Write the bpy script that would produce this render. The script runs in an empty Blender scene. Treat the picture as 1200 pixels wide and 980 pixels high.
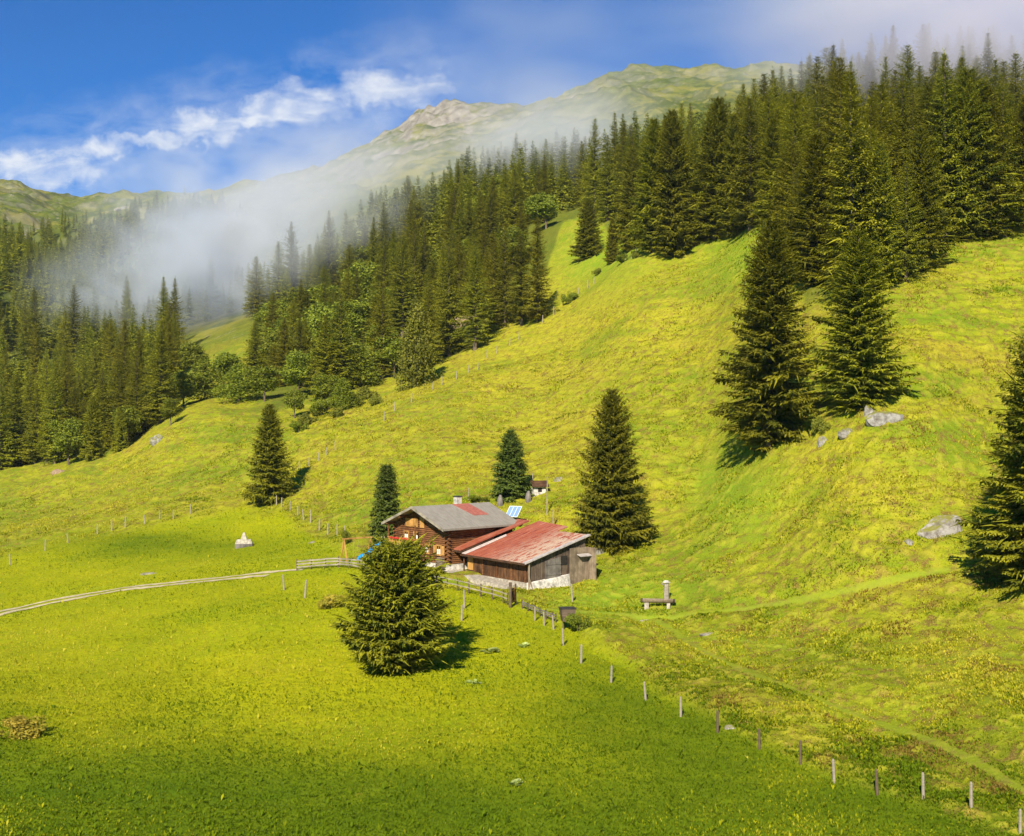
import bpy, math, random
import numpy as np
from mathutils import Vector, Matrix

rnd = random.Random(7)
RS = np.random.RandomState(11)
S = bpy.context.scene
C = S.collection
FPX = 1449.0          # focal length in pixels of a 1200 px wide frame
HOR = 490.0           # the camera is level
R = math.radians

# ------------------------------------------------------------------ noise
def _hash(ix, iy, seed):
    n = (ix.astype(np.int64) * 374761393 + iy.astype(np.int64) * 668265263 + seed * 1442695041) & 0xffffffff
    n = ((n ^ (n >> 13)) * 1274126177) & 0xffffffff
    n = (n ^ (n >> 16)) & 0xffffffff
    return n / 4294967295.0
def vnoise(x, y, seed=0):
    x = np.asarray(x, float); y = np.asarray(y, float)
    ix = np.floor(x); iy = np.floor(y); fx = x - ix; fy = y - iy
    fx = fx * fx * fx * (fx * (fx * 6 - 15) + 10); fy = fy * fy * fy * (fy * (fy * 6 - 15) + 10)
    ix = ix.astype(np.int64); iy = iy.astype(np.int64)
    a = _hash(ix, iy, seed); b = _hash(ix + 1, iy, seed); c = _hash(ix, iy + 1, seed); d = _hash(ix + 1, iy + 1, seed)
    return (a + (b - a) * fx) * (1 - fy) + (c + (d - c) * fx) * fy
def fbm(x, y, sc, octv=4, seed=0, gain=.5):
    x = np.asarray(x, float) / sc; y = np.asarray(y, float) / sc
    t = 0; a = 1; n = 0
    for k in range(octv):
        c, s = math.cos(.6 * k + .3), math.sin(.6 * k + .3)
        t = t + a * (vnoise(c * x - s * y, s * x + c * y, seed + 17 * k) - .5); n += a
        a *= gain; x = x * 2.03; y = y * 2.03
    return t / n * 2
def sstep(a, b, x):
    t = np.clip((np.asarray(x, float) - a) / (b - a), 0, 1)
    return t * t * (3 - 2 * t)

# ------------------------------------------------------------------ terrain
# survey columns: bearing (as image column of a 1200 px frame) -> [(distance, elevation row)]
NEAR = [(3, 1311), (8, 1395), (20, 1359), (35, 1152)]
COLS = {
 -700: [(55, 985), (75, 850), (120, 735), (170, 665), (220, 610), (270, 570), (320, 535), (420, 470), (600, 350), (750, 250), (900, 235), (1100, 260), (1600, 215), (2300, 230), (3000, 260)],
 -200: [(55, 985), (75, 852), (120, 730), (170, 657), (220, 607), (270, 565), (320, 535), (420, 470), (560, 370), (680, 290), (760, 285), (950, 300), (1600, 214), (2300, 230), (3000, 260)],
 0:   [(55, 982), (75, 852), (95, 785), (120, 726), (150, 676), (180, 640), (220, 600), (262, 560), (300, 545), (400, 480), (500, 400), (650, 292), (700, 286), (850, 300), (1600, 212), (2300, 230), (3000, 260)],
 75:  [(55, 981), (75, 851), (95, 782), (120, 718), (150, 668), (180, 632), (215, 590), (252, 546), (300, 530), (400, 480), (500, 410), (650, 345), (800, 320), (1050, 268), (1150, 275), (1600, 231), (2300, 250), (3000, 280)],
 150: [(55, 980), (75, 850), (95, 779), (120, 708), (150, 660), (180, 622), (215, 570), (250, 528), (300, 505), (400, 452), (520, 400), (750, 340), (1080, 246), (1180, 252), (1600, 229), (2300, 250), (3000, 280)],
 225: [(55, 980), (75, 848), (95, 776), (120, 696), (150, 652), (180, 608), (215, 545), (240, 492), (262, 478), (320, 458), (400, 425), (520, 380), (800, 315), (1080, 232), (1200, 240), (1500, 221), (2300, 250), (3000, 280)],
 300: [(55, 980), (72, 868), (88, 785), (105, 724), (122, 686), (135, 664), (150, 643), (168, 613), (182, 590), (208, 540), (232, 500), (262, 475), (330, 430), (420, 388), (550, 350), (750, 310), (1000, 262), (1400, 208), (2300, 240), (3000, 280)],
 375: [(55, 980), (72, 868), (88, 785), (103, 724), (117, 686), (128, 662), (140, 643), (155, 618), (170, 590), (195, 540), (225, 495), (262, 462), (320, 420), (400, 370), (500, 325), (700, 290), (1000, 240), (1450, 188), (2300, 220), (3000, 280)],
 450: [(55, 980), (72, 868), (88, 785), (103, 722), (115, 688), (125, 665), (137, 644), (150, 610), (168, 562), (195, 512), (225, 478), (262, 450), (300, 418), (400, 330), (480, 292), (600, 265), (900, 220), (1500, 153), (2300, 200), (3000, 280)],
 525: [(55, 980), (72, 866), (88, 785), (102, 726), (112, 696), (122, 672), (135, 645), (147, 600), (162, 560), (190, 505), (222, 462), (262, 420), (300, 388), (400, 292), (460, 265), (600, 235), (900, 195), (1500, 128), (2300, 190), (3000, 280)],
 600: [(55, 980), (72, 862), (88, 786), (101, 735), (111, 705), (119, 688), (127, 664), (145, 606), (160, 560), (192, 500), (228, 440), (272, 380), (320, 332), (380, 275), (440, 245), (560, 215), (800, 190), (1500, 130), (2300, 190), (3000, 280)],
 675: [(55, 980), (71, 866), (86, 792), (101, 738), (113, 704), (122, 672), (140, 612), (156, 560), (182, 500), (212, 440), (245, 380), (285, 330), (315, 292), (345, 262), (400, 245), (500, 225), (800, 180), (1500, 98), (2300, 160), (3000, 280)],
 750: [(55, 980), (72, 872), (87, 802), (103, 742), (113, 708), (122, 676), (133, 636), (151, 560), (176, 480), (205, 400), (232, 335), (258, 296), (300, 268), (350, 245), (500, 215), (800, 165), (1500, 75), (2300, 150), (3000, 280)],
 825: [(55, 980), (70, 878), (84, 815), (98, 758), (108, 720), (122, 650), (145, 560), (170, 470), (195, 395), (222, 330), (245, 292), (270, 270), (330, 245), (500, 205), (900, 130), (1500, 82), (2300, 150), (3000, 280)],
 900: [(55, 980), (70, 882), (82, 820), (95, 770), (104, 727), (118, 640), (135, 520), (150, 455), (170, 385), (200, 306), (222, 262), (250, 245), (300, 225), (400, 190), (500, 175), (1000, 110), (1500, 74), (2300, 150), (3000, 280)],
 1050:[(56, 985), (68, 900), (80, 825), (92, 757), (98, 712), (108, 620), (125, 485), (138, 420), (158, 335), (180, 288), (210, 257), (260, 212), (340, 152), (420, 128), (600, 120), (1000, 110), (1500, 90), (2300, 150), (3000, 280)],
 1200:[(57, 968), (66, 890), (78, 800), (88, 745), (97, 690), (108, 622), (122, 540), (138, 455), (156, 362), (182, 272), (220, 238), (280, 195), (400, 140), (700, 125), (1000, 115), (1500, 100), (2300, 150), (3000, 280)],
 1900:[(57, 975), (66, 880), (78, 770), (88, 705), (97, 650), (108, 580), (122, 490), (138, 400), (156, 315), (182, 240), (220, 205), (280, 185), (400, 150), (700, 120), (1000, 100), (1500, 90), (2300, 150), (3000, 280)],
}
def pchip(x, y, xq):
    x = np.asarray(x, float); y = np.asarray(y, float)
    h = np.diff(x)
    dl = np.diff(y, axis=0) / (h if y.ndim == 1 else h[:, None])
    d = np.zeros_like(y)
    hh = h if y.ndim == 1 else h[:, None]
    w1 = 2 * hh[1:] + hh[:-1]; w2 = hh[1:] + 2 * hh[:-1]
    same = dl[:-1] * dl[1:] > 0
    with np.errstate(all='ignore'):
        m = (w1 + w2) / (w1 / dl[:-1] + w2 / dl[1:])
    d[1:-1] = np.where(same, m, 0)
    d[0] = dl[0]; d[-1] = dl[-1]
    k = np.clip(np.searchsorted(x, xq, side='right') - 1, 0, len(x) - 2)
    t = (xq - x[k]) / h[k]
    hk = h[k]
    if y.ndim > 1: t = t[:, None]; hk = hk[:, None]
    t = np.clip(t, 0, 1)
    return (y[k] * (2 * t**3 - 3 * t**2 + 1) + y[k + 1] * (-2 * t**3 + 3 * t**2) + d[k] * hk * (t**3 - 2 * t**2 + t) + d[k + 1] * hk * (t**3 - t**2))
LN0, LN1, NLN = math.log(3.0), math.log(3000.0), 700
LNG = np.linspace(LN0, LN1, NLN)
CPX = sorted(COLS)
_tab = np.stack([pchip(np.log([p[0] for p in NEAR + COLS[c]]), [p[1] for p in NEAR + COLS[c]], LNG) for c in CPX])
GPX = np.arange(-700, 1901, 20.0)
TAB = pchip(np.array(CPX, float), _tab, GPX)           # rows: bearing, cols: ln distance
for _ in range(2):                                     # soften the seams between survey columns
    TAB[1:-1] = (TAB[:-2] + 2 * TAB[1:-1] + TAB[2:]) / 4
def row_at(px, d):
    a = np.clip((np.asarray(px, float) + 700) / 20.0, 0, len(GPX) - 1.001)
    b = np.clip((np.log(np.maximum(d, 3.0)) - LN0) / (LN1 - LN0) * (NLN - 1), 0, NLN - 1.001)
    i = a.astype(int); j = b.astype(int); fa = a - i; fb = b - j
    return (TAB[i, j] * (1 - fa) + TAB[i + 1, j] * fa) * (1 - fb) + (TAB[i, j + 1] * (1 - fa) + TAB[i + 1, j + 1] * fa) * fb
def hit(px, py, dmin=50.0, dmax=2500.0):
    """first distance at which the ground reaches elevation row py along bearing px"""
    d = np.exp(np.linspace(math.log(dmin), math.log(dmax), 2400))
    r = row_at(np.full_like(d, px), d)
    k = np.argmax(r <= py)
    if not (r <= py).any(): k = np.argmin(np.abs(r - py))
    return float((px - 600) / FPX * d[k]), float(d[k])
def poly_world(pts, n=60, dmin=50.0):
    P = []
    t = np.linspace(0, 1, n)
    a = np.array(pts, float); s = np.linspace(0, 1, len(a))
    for q in t:
        px = float(pchip(s, a[:, 0], np.array([q]))[0]); py = float(pchip(s, a[:, 1], np.array([q]))[0])
        P.append(hit(px, py, dmin))
    return np.array(P)
def dist_poly(x, y, P):
    x = np.asarray(x, float); y = np.asarray(y, float)
    best = np.full(x.shape, 1e9)
    lo = P.min(0) - 12; hi = P.max(0) + 12
    m = (x > lo[0]) & (x < hi[0]) & (y > lo[1]) & (y < hi[1])
    xm, ym = x[m], y[m]; b = np.full(xm.shape, 1e9)
    for (ax, ay), (bx, by) in zip(P[:-1], P[1:]):
        vx, vy = bx - ax, by - ay; L = vx * vx + vy * vy + 1e-9
        t = np.clip(((xm - ax) * vx + (ym - ay) * vy) / L, 0, 1)
        b = np.minimum(b, np.hypot(xm - ax - t * vx, ym - ay - t * vy))
    best[m] = b
    return best
TRACK = poly_world([(-120, 752), (0, 721), (80, 702), (160, 688), (240, 679), (320, 671), (352, 668)])
PATH1 = poly_world([(610, 712), (690, 718), (770, 722), (860, 716), (960, 700), (1040, 682), (1110, 668)])
PATH2 = poly_world([(770, 728), (830, 768), (920, 806), (1000, 838), (1080, 866), (1150, 898), (1230, 950)])
PATH3 = poly_world([(840, 752), (920, 762), (1000, 776), (1080, 782), (1180, 770)])
PATH4 = poly_world([(60, 700), (140, 684), (230, 664), (300, 656), (350, 650), (385, 641)])
STREAM_BANK = poly_world([(620, 760), (700, 800), (800, 850), (900, 895), (1050, 945), (1220, 985)])
# level platforms (x axis, y axis, origin, extents, height, margin)
GD = np.array([.60, -.80]); ED = np.array([.80, .60])           # barn axes (along front, up the roof)
BO = np.array([-5.3, 126.4]); BZ = -16.35
HE = np.array([.757, .653]); HG = np.array([-.653, .757])       # house axes (ridge, gable)
HO = np.array([-6.6, 126.2]); HZ = -15.35
PADS = [(HO, HE, HG, (-1.5, 9.5), (-1.0, 10.0), HZ - .05, 2.5),
        (BO, GD, ED, (-1.0, 5.0), (-2.2, 6.0), HZ - .25, 1.6),
        (BO, GD, ED, (4.5, 12.0), (-1.6, 4.0), BZ - .02, 2.2)]
def masks(x, y):
    d = np.maximum(y, 1.0); px = x / d * FPX + 600; r = row_at(px, d)
    wob = fbm(x, y, 9, 3, 5) * 14
    # smooth hay meadow in the foreground, up to the fence line and the house
    lim = np.interp(px, [-700, 0, 120, 230, 330, 345, 420, 470, 600, 640, 700, 760, 830, 950, 1100, 1300],
                        [690, 652, 628, 606, 597, 610, 655, 670, 700, 722, 760, 800, 840, 895, 950, 1040])
    mown = sstep(lim - 9, lim + 9, r + wob * .7) * (d < 240)
    # lush grass round the barn
    lush = np.exp(-(((px - 720) / 95) ** 2 + ((r - 700) / 36) ** 2))
    lush = np.maximum(lush, .9 * np.exp(-(((px - 860) / 70) ** 2 + ((r - 575) / 60) ** 2)))
    lush = np.maximum(lush, .8 * np.exp(-(((px - 870) / 60) ** 2 + ((r - 300) / 40) ** 2)))
    lush = np.maximum(lush, np.exp(-(((px - 700) / 60) ** 2 + ((r - 300) / 40) ** 2))) * (d < 420)
    dry = np.exp(-(((px - 700) / 150) ** 2 + ((r - 375) / 60) ** 2)) + .8 * np.exp(-(((px - 560) / 120) ** 2 + ((r - 500) / 60) ** 2)) \
        + .7 * np.exp(-(((px - 1000) / 120) ** 2 + ((r - 570) / 60) ** 2)) + .5 * np.exp(-(((px - 30) / 80) ** 2 + ((r - 640) / 25) ** 2))
    dry = np.clip(dry, 0, 1) * (d < 420)
    return px, r, mown, lush, dry
def ground(x, y, full=False):
    x = np.asarray(x, float); y = np.asarray(y, float)
    px, r, mown, lush, dry = masks(x, y)
    z = (HOR - r) / FPX * np.maximum(y, 1.0)
    near = 1 - sstep(330, 600, y)
    rough = (1 - mown) * near
    far = sstep(450, 900, y)
    calm = 1.0
    for P, w in ((TRACK, 2.2), (PATH1, 1.2), (PATH2, .9)):
        dp = dist_poly(x, y, P)
        calm = np.minimum(calm, .12 + .88 * sstep(w * .5, w * 1.6, dp))
    p2 = dist_poly(x, y, PATH2)
    z0 = z.copy()
    z = z + rough * calm * (fbm(x, y, 18, 2, 31) * 1.25 + fbm(x, y, 4.2, 3, 41) * .13)
    # grazing terraces that follow the contour
    ph = z0 / 1.15 + fbm(x, y, 13, 3, 51) * 2.1
    tr = ph - np.floor(ph); tr = np.where(tr < .7, tr / .7, (1 - tr) / .3)
    steep = sstep(-16, -9, z0) * (px > 330) + .35
    z = z + rough * calm * steep * (tr - .5) * .20 * (0.6 + .8 * vnoise(x / 7, y / 7, 77))
    # tussocks
    tus = np.maximum(fbm(x, y, .85, 3, 61, .6), 0)
    z = z + rough * calm * tus * .36
    z = z + mown * near * (fbm(x, y, 22, 2, 71) * .32 + fbm(x, y, 3.5, 2, 75) * .07 + np.maximum(fbm(x, y, .7, 2, 79), 0) * .06)
    z = z + mown * .5 * np.exp(-((px - 110) / 140) ** 2 - ((r - 640) / 14) ** 2)
    z = z - .45 * np.exp(-(np.maximum(p2 - 1.3, 0) / 1.2) ** 2) * sstep(.7, 1.6, p2) * near
    # mountain relief
    rid = 1 - np.abs(fbm(x, y, 150, 4, 91))
    crag = np.exp(-((px - 500) / 70) ** 2) * sstep(1100, 1450, y)
    z = z + far * (fbm(x, y, 210, 4, 95) * 14 - (1 - rid) * 12 + fbm(x, y, 46, 5, 97, .6) * 11 - np.abs(fbm(x, y, 85, 3, 98)) * 16)
    z = z + crag * (np.abs(fbm(x, y, 60, 4, 99)) * 34 - 4)
    dp = y
    for o, ax, ay, ex, ey, zt, mg in PADS:
        u = (x - o[0]) * ax[0] + (y - o[1]) * ax[1]; v = (x - o[0]) * ay[0] + (y - o[1]) * ay[1]
        dd = np.hypot(np.maximum(np.maximum(ex[0] - u, u - ex[1]), 0), np.maximum(np.maximum(ey[0] - v, v - ey[1]), 0))
        k = 1 - sstep(0, mg, dd)
        z = z * (1 - k) + zt * k
    if full: return z, (px, r, mown, lush, dry, tus, tr, rough)
    return z
def gz(x, y): return float(ground(np.array([x]), np.array([y]))[0])
def at(px, py, dmin=50.0):
    x, y = hit(px, py, dmin)
    return Vector((x, y, gz(x, y)))

# ------------------------------------------------------------------ materials
def mat(name):
    m = bpy.data.materials.new(name); m.use_nodes = True
    nt = m.node_tree; nt.nodes.clear()
    out = nt.nodes.new('ShaderNodeOutputMaterial'); b = nt.nodes.new('ShaderNodeBsdfPrincipled')
    nt.links.new(b.outputs[0], out.inputs[0])
    b.inputs['Roughness'].default_value = .85; b.inputs['Specular IOR Level'].default_value = .2
    return m, nt, b
class NB:
    def __init__(s, nt): s.nt = nt
    def n(s, t, **k):
        o = s.nt.nodes.new(t)
        for a, v in k.items(): setattr(o, a, v)
        return o
    def l(s, a, b): s.nt.links.new(a, b)
    def noise(s, vec, scale, det=4, rough=.55, dist=0):
        o = s.n('ShaderNodeTexNoise'); o.inputs['Scale'].default_value = scale; o.inputs['Detail'].default_value = det
        o.inputs['Roughness'].default_value = rough; o.inputs['Distortion'].default_value = dist
        if vec is not None: s.l(vec, o.inputs['Vector'])
        return o.outputs['Fac']
    def ramp(s, fac, stops, interp='LINEAR'):
        o = s.n('ShaderNodeValToRGB'); cr = o.color_ramp; cr.interpolation = interp
        while len(cr.elements) < len(stops): cr.elements.new(.5)
        for e, (p, c) in zip(cr.elements, stops):
            e.position = p; e.color = (c, c, c, 1) if isinstance(c, (int, float)) else (*c, 1)
        s.l(fac, o.inputs[0]); return o.outputs[0]
    def mix(s, fac, a, b, typ='MIX'):
        o = s.n('ShaderNodeMix', data_type='RGBA', blend_type=typ)
        for i, v in ((0, fac), (6, a), (7, b)):
            if isinstance(v, (int, float)): o.inputs[i].default_value = v
            elif isinstance(v, tuple): o.inputs[i].default_value = (*v, 1)
            else: s.l(v, o.inputs[i])
        return o.outputs[2]
    def math(s, op, a, b=None, clamp=False):
        o = s.n('ShaderNodeMath', operation=op, use_clamp=clamp)
        for i, v in ((0, a), (1, b)):
            if v is None: continue
            if isinstance(v, (int, float)): o.inputs[i].default_value = v
            else: s.l(v, o.inputs[i])
        return o.outputs[0]
    def attr(s, name): return s.n('ShaderNodeAttribute', attribute_name=name).outputs['Fac']
    def bump(s, h, strength, dist, b):
        o = s.n('ShaderNodeBump'); o.inputs['Strength'].default_value = strength; o.inputs['Distance'].default_value = dist
        s.l(h, o.inputs['Height']); s.l(o.outputs[0], b.inputs['Normal'])
    def vmul(s, vec, sc):
        o = s.n('ShaderNodeMapping'); o.inputs['Scale'].default_value = sc; s.l(vec, o.inputs[0]); return o.outputs[0]

def ground_material():
    m, nt, b = mat('grass_ground'); q = NB(nt)
    g = q.n('ShaderNodeNewGeometry').outputs['Position']
    mown, lush, dry, rough, far, forest, tus, trc, rock, path, deep = [q.attr(a) for a in ('mown', 'lush', 'dry', 'rough', 'far', 'forest', 'tus', 'terrace', 'rock', 'path', 'deep')]
    n1 = q.noise(q.vmul(g, (1, 1, 2.2)), .045, 5, .6); n2 = q.noise(q.vmul(g, (.55, .55, 4.0)), .45, 6, .68); n3 = q.noise(g, 2.2, 4, .7); n4 = q.noise(g, 9, 3, .7)
    # hay meadow
    cm = q.mix(q.ramp(n1, [(.36, 0), (.64, 1)]), (.24, .31, .004), (.40, .40, .004))
    cm = q.mix(q.ramp(n2, [(.35, 0), (.7, .75)]), cm, (.48, .44, .006))
    cm = q.mix(q.ramp(n3, [(.42, 0), (.75, .8)]), cm, (.17, .23, .005))
    cm = q.mix(q.ramp(n4, [(.52, 0), (.72, .55)]), cm, (.52, .50, .02))
    cm = q.mix(q.math('MULTIPLY', deep, .95), cm, q.mix(q.ramp(n2, [(.35, 0), (.65, 1)]), (.085, .150, .004), (.15, .21, .005)))  # deeper green stretches plus the painted vignette darkening of the foreground
    # rusty spots of sorrel
    cm = q.mix(q.ramp(q.noise(g, .28, 5, .75), [(.68, 0), (.74, .6)]), cm, (.34, .22, .03))
    # rough pasture
    cp = q.mix(q.ramp(n1, [(.35, 0), (.65, 1)]), (.26, .31, .010), (.42, .38, .014))
    cp = q.mix(q.ramp(n2, [(.42, 0), (.62, .75)]), cp, (.17, .23, .008))
    cp = q.mix(q.ramp(trc, [(.72, 0), (.9, .55)]), cp, (.17, .15, .02))
    nb = q.noise(q.vmul(g, (.5, .5, 2.6)), .085, 4, .6, .4)
    cp = q.mix(q.ramp(nb, [(.40, .85), (.50, 0)]), cp, (.15, .235, .008))
    cp = q.mix(q.ramp(nb, [(.55, 0), (.66, .6)]), cp, (.38, .28, .025))
    cp = q.mix(q.math('MULTIPLY', q.math('MULTIPLY', dry, .8), q.ramp(nb, [(.38, .35), (.52, 1)])), cp, q.mix(q.ramp(n2, [(.3, 0), (.7, 1)]), (.56, .45, .028), (.34, .33, .014)))
    cp = q.mix(lush, cp, q.mix(q.ramp(n3, [(.35, 0), (.65, 1)]), (.17, .29, .010), (.28, .37, .02)))
    cp = q.mix(q.math('MULTIPLY', q.ramp(n3, [(.5, 0), (.64, .8)]), q.ramp(n1, [(.3, .5), (.6, 1)])), cp, (.15, .16, .012))
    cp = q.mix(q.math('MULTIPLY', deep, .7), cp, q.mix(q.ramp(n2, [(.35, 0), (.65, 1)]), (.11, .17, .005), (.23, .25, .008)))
    heath = q.math('MULTIPLY', q.ramp(q.noise(g, .8, 5, .75), [(.51, 0), (.60, .95)]), q.math('SUBTRACT', 1.0, lush, True))
    cp = q.mix(heath, cp, q.mix(q.ramp(n4, [(.4, 0), (.6, 1)]), (.13, .085, .02), (.27, .18, .04)))
    cp = q.mix(q.math('MULTIPLY', tus, .5), cp, (.44, .38, .035))
    cp = q.mix(q.ramp(n4, [(.55, 0), (.75, .6)]), cp, (.56, .50, .07))
    cp = q.mix(q.ramp(n4, [(.28, .6), (.42, 0)]), cp, (.12, .13, .01))
    c = q.mix(mown, cp, cm)
    c = q.mix(q.math('MULTIPLY', path, .55), c, q.mix(q.ramp(n3, [(.3, 0), (.7, 1)]), (.27, .36, .02), (.38, .44, .04)))
    # alpine slopes far away, forest floor and rock
    ca = q.mix(q.ramp(q.noise(g, .012, 6, .62), [(.4, 0), (.6, 1)]), (.105, .135, .014), (.22, .20, .03))
    ca = q.mix(q.ramp(q.noise(g, .05, 6, .7), [(.46, 0), (.56, .9)]), ca, (.065, .09, .015))
    ca = q.mix(q.ramp(q.noise(g, .16, 5, .75), [(.58, 0), (.66, .7)]), ca, (.34, .29, .20))
    c = q.mix(far, c, ca)
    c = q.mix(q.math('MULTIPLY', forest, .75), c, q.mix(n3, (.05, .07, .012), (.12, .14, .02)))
    crock = q.mix(q.ramp(q.noise(g, .09, 6, .7), [(.35, 0), (.65, 1)]), (.15, .125, .09), (.38, .33, .26))
    c = q.mix(rock, c, crock)
    q.l(c, b.inputs['Base Color'])
    q.bump(q.math('ADD', q.math('MULTIPLY', n3, .6), q.math('MULTIPLY', n4, .5)), .8, .22, b)
    b.inputs['Roughness'].default_value = .9; b.inputs['Specular IOR Level'].default_value = .05
    return m

def needle_material(name, dark, mid, tip_col, trans=.12):
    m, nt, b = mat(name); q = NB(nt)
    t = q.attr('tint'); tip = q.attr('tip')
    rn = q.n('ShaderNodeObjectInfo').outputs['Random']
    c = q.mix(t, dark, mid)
    c = q.mix(q.math('MULTIPLY', tip, q.math('ADD', .35, q.math('MULTIPLY', t, .65))), c, tip_col)  # tips blend to the yellower colour that outer twigs have
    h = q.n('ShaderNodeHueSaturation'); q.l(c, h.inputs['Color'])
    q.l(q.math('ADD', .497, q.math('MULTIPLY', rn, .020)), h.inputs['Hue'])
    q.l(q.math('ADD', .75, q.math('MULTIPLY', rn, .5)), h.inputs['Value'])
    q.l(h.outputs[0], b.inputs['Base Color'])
    b.inputs['Roughness'].default_value = .7; b.inputs['Specular IOR Level'].default_value = .15
    tr = q.n('ShaderNodeBsdfTranslucent'); q.l(h.outputs[0], tr.inputs[0])
    ms = q.n('ShaderNodeMixShader'); ms.inputs[0].default_value = trans
    out = [n for n in nt.nodes if n.type == 'OUTPUT_MATERIAL'][0]
    q.l(b.outputs[0], ms.inputs[1]); q.l(tr.outputs[0], ms.inputs[2]); q.l(ms.outputs[0], out.inputs[0])
    return m

def wood(name, a, bcol, axis=(1, 1, 1), stripe=None, streak=(0.6, 0.6, 8)):
    m, nt, b = mat(name); q = NB(nt)
    o = q.n('ShaderNodeTexCoord').outputs['Object']
    v = q.vmul(o, streak)
    n = q.noise(v, 1.6, 5, .65); n2 = q.noise(o, .9, 3, .6)
    c = q.mix(q.ramp(n, [(.35, 0), (.65, 1)]), a, bcol)
    c = q.mix(q.ramp(n2, [(.4, 0), (.66, .7)]), c, tuple(x * .45 for x in a))
    q.l(c, b.inputs['Base Color']); q.bump(n, .4, .03, b)
    return m
def plain(name, c, rough=.8, var=.35, sc=4, spec=.2, metal=0):
    m, nt, b = mat(name); q = NB(nt)
    o = q.n('ShaderNodeTexCoord').outputs['Object']
    n = q.noise(o, sc, 5, .65)
    q.l(q.mix(q.ramp(n, [(.35, 0), (.65, 1)]), tuple(x * (1 - var) for x in c), tuple(min(1, x * (1 + var * .6)) for x in c)), b.inputs['Base Color'])
    b.inputs['Roughness'].default_value = rough; b.inputs['Specular IOR Level'].default_value = spec; b.inputs['Metallic'].default_value = metal
    q.bump(n, .3, .03, b)
    return m

M = {}
M['ground'] = ground_material()
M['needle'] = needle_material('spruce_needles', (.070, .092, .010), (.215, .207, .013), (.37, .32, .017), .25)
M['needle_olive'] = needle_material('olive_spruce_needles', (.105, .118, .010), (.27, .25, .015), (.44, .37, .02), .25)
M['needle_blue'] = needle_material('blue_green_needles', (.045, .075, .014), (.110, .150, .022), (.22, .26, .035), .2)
M['leaf'] = needle_material('alder_leaves', (.10, .125, .010), (.19, .21, .014), (.36, .36, .03), .25)
M['leaf_yellow'] = needle_material('birch_leaves', (.14, .16, .018), (.24, .24, .025), (.40, .36, .04), .25)
M['leaf_brown'] = needle_material('autumn_leaves', (.24, .22, .02), (.38, .27, .03), (.55, .36, .05), .25)
M['leaf_green'] = needle_material('herb_leaves', (.30, .36, .04), (.42, .48, .09), (.66, .72, .30), .3)
M['bark'] = wood('bark', (.12, .085, .055), (.22, .165, .115))
M['post'] = wood('grey_post_wood', (.27, .23, .165), (.46, .39, .28))
M['post_dark'] = wood('dark_post_wood', (.10, .07, .045), (.20, .14, .09))
M['log'] = wood('brown_log_wood', (.13, .050, .018), (.30, .13, .045), streak=(.5, .5, 7))
M['log_dark'] = wood('dark_log_wood', (.060, .030, .016), (.15, .075, .035), streak=(.5, .5, 7))
M['honey'] = wood('honey_wood', (.42, .20, .045), (.66, .36, .10), streak=(5, 5, .6))
M['plank'] = wood('barn_plank_wood', (.060, .030, .015), (.22, .10, .036), streak=(5, 5, .35))
M['plank_grey'] = wood('grey_plank_wood', (.15, .125, .105), (.30, .26, .215), streak=(6, 6, .3))
M['plank_mid'] = wood('weathered_plank_wood', (.07, .045, .03), (.20, .145, .095), streak=(6, 6, .3))
M['plank_pale'] = wood('pale_plank_wood', (.20, .145, .09), (.38, .29, .19), streak=(6, 6, .3))
M['white'] = plain('whitewash', (.60, .55, .46), .9, .5, 2.5)
M['stone'] = plain('pale_stone', (.46, .40, .30), .95, .45, 3)
M['dark'] = plain('dark_opening', (.03, .025, .02), .9)
M['metal_dark'] = plain('dark_metal', (.05, .045, .04), .5)
M['blue'] = plain('blue_plastic', (.02, .30, .62), .3, .1, 2, .5)
M['panel'] = plain('solar_glass', (.22, .34, .55), .15, .1, 2, .6)
M['cloth'] = plain('white_curtain', (.85, .85, .82), .9, .05)
M['red_flower'] = plain('red_flowers', (.6, .04, .03), .9, .4, 8)
M['dirt'] = plain('bare_earth', (.32, .22, .13), .95, .4, 3)
M['trackdirt'] = plain('pale_gravel', (.58, .48, .27), .95, .3, 1.5)

def rock_mat():
    m, nt, b = mat('lichen_rock'); q = NB(nt)
    o = q.n('ShaderNodeTexCoord').outputs['Object']
    nz = q.n('ShaderNodeSeparateXYZ'); q.l(q.n('ShaderNodeNewGeometry').outputs['Normal'], nz.inputs[0])
    n = q.noise(o, 1.3, 6, .7)
    c = q.mix(q.ramp(n, [(.35, 0), (.6, 1)]), (.12, .10, .075), (.36, .33, .28))
    top = q.math('MULTIPLY', q.ramp(nz.outputs[2], [(.45, 0), (.7, 1)]), q.ramp(q.noise(o, 2.5, 4, .6), [(.35, 0), (.5, 1)]))
    c = q.mix(top, c, (.20, .19, .03))
    q.l(c, b.inputs['Base Color']); q.bump(n, .8, .2, b)
    return m
M['rock'] = rock_mat()

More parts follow.
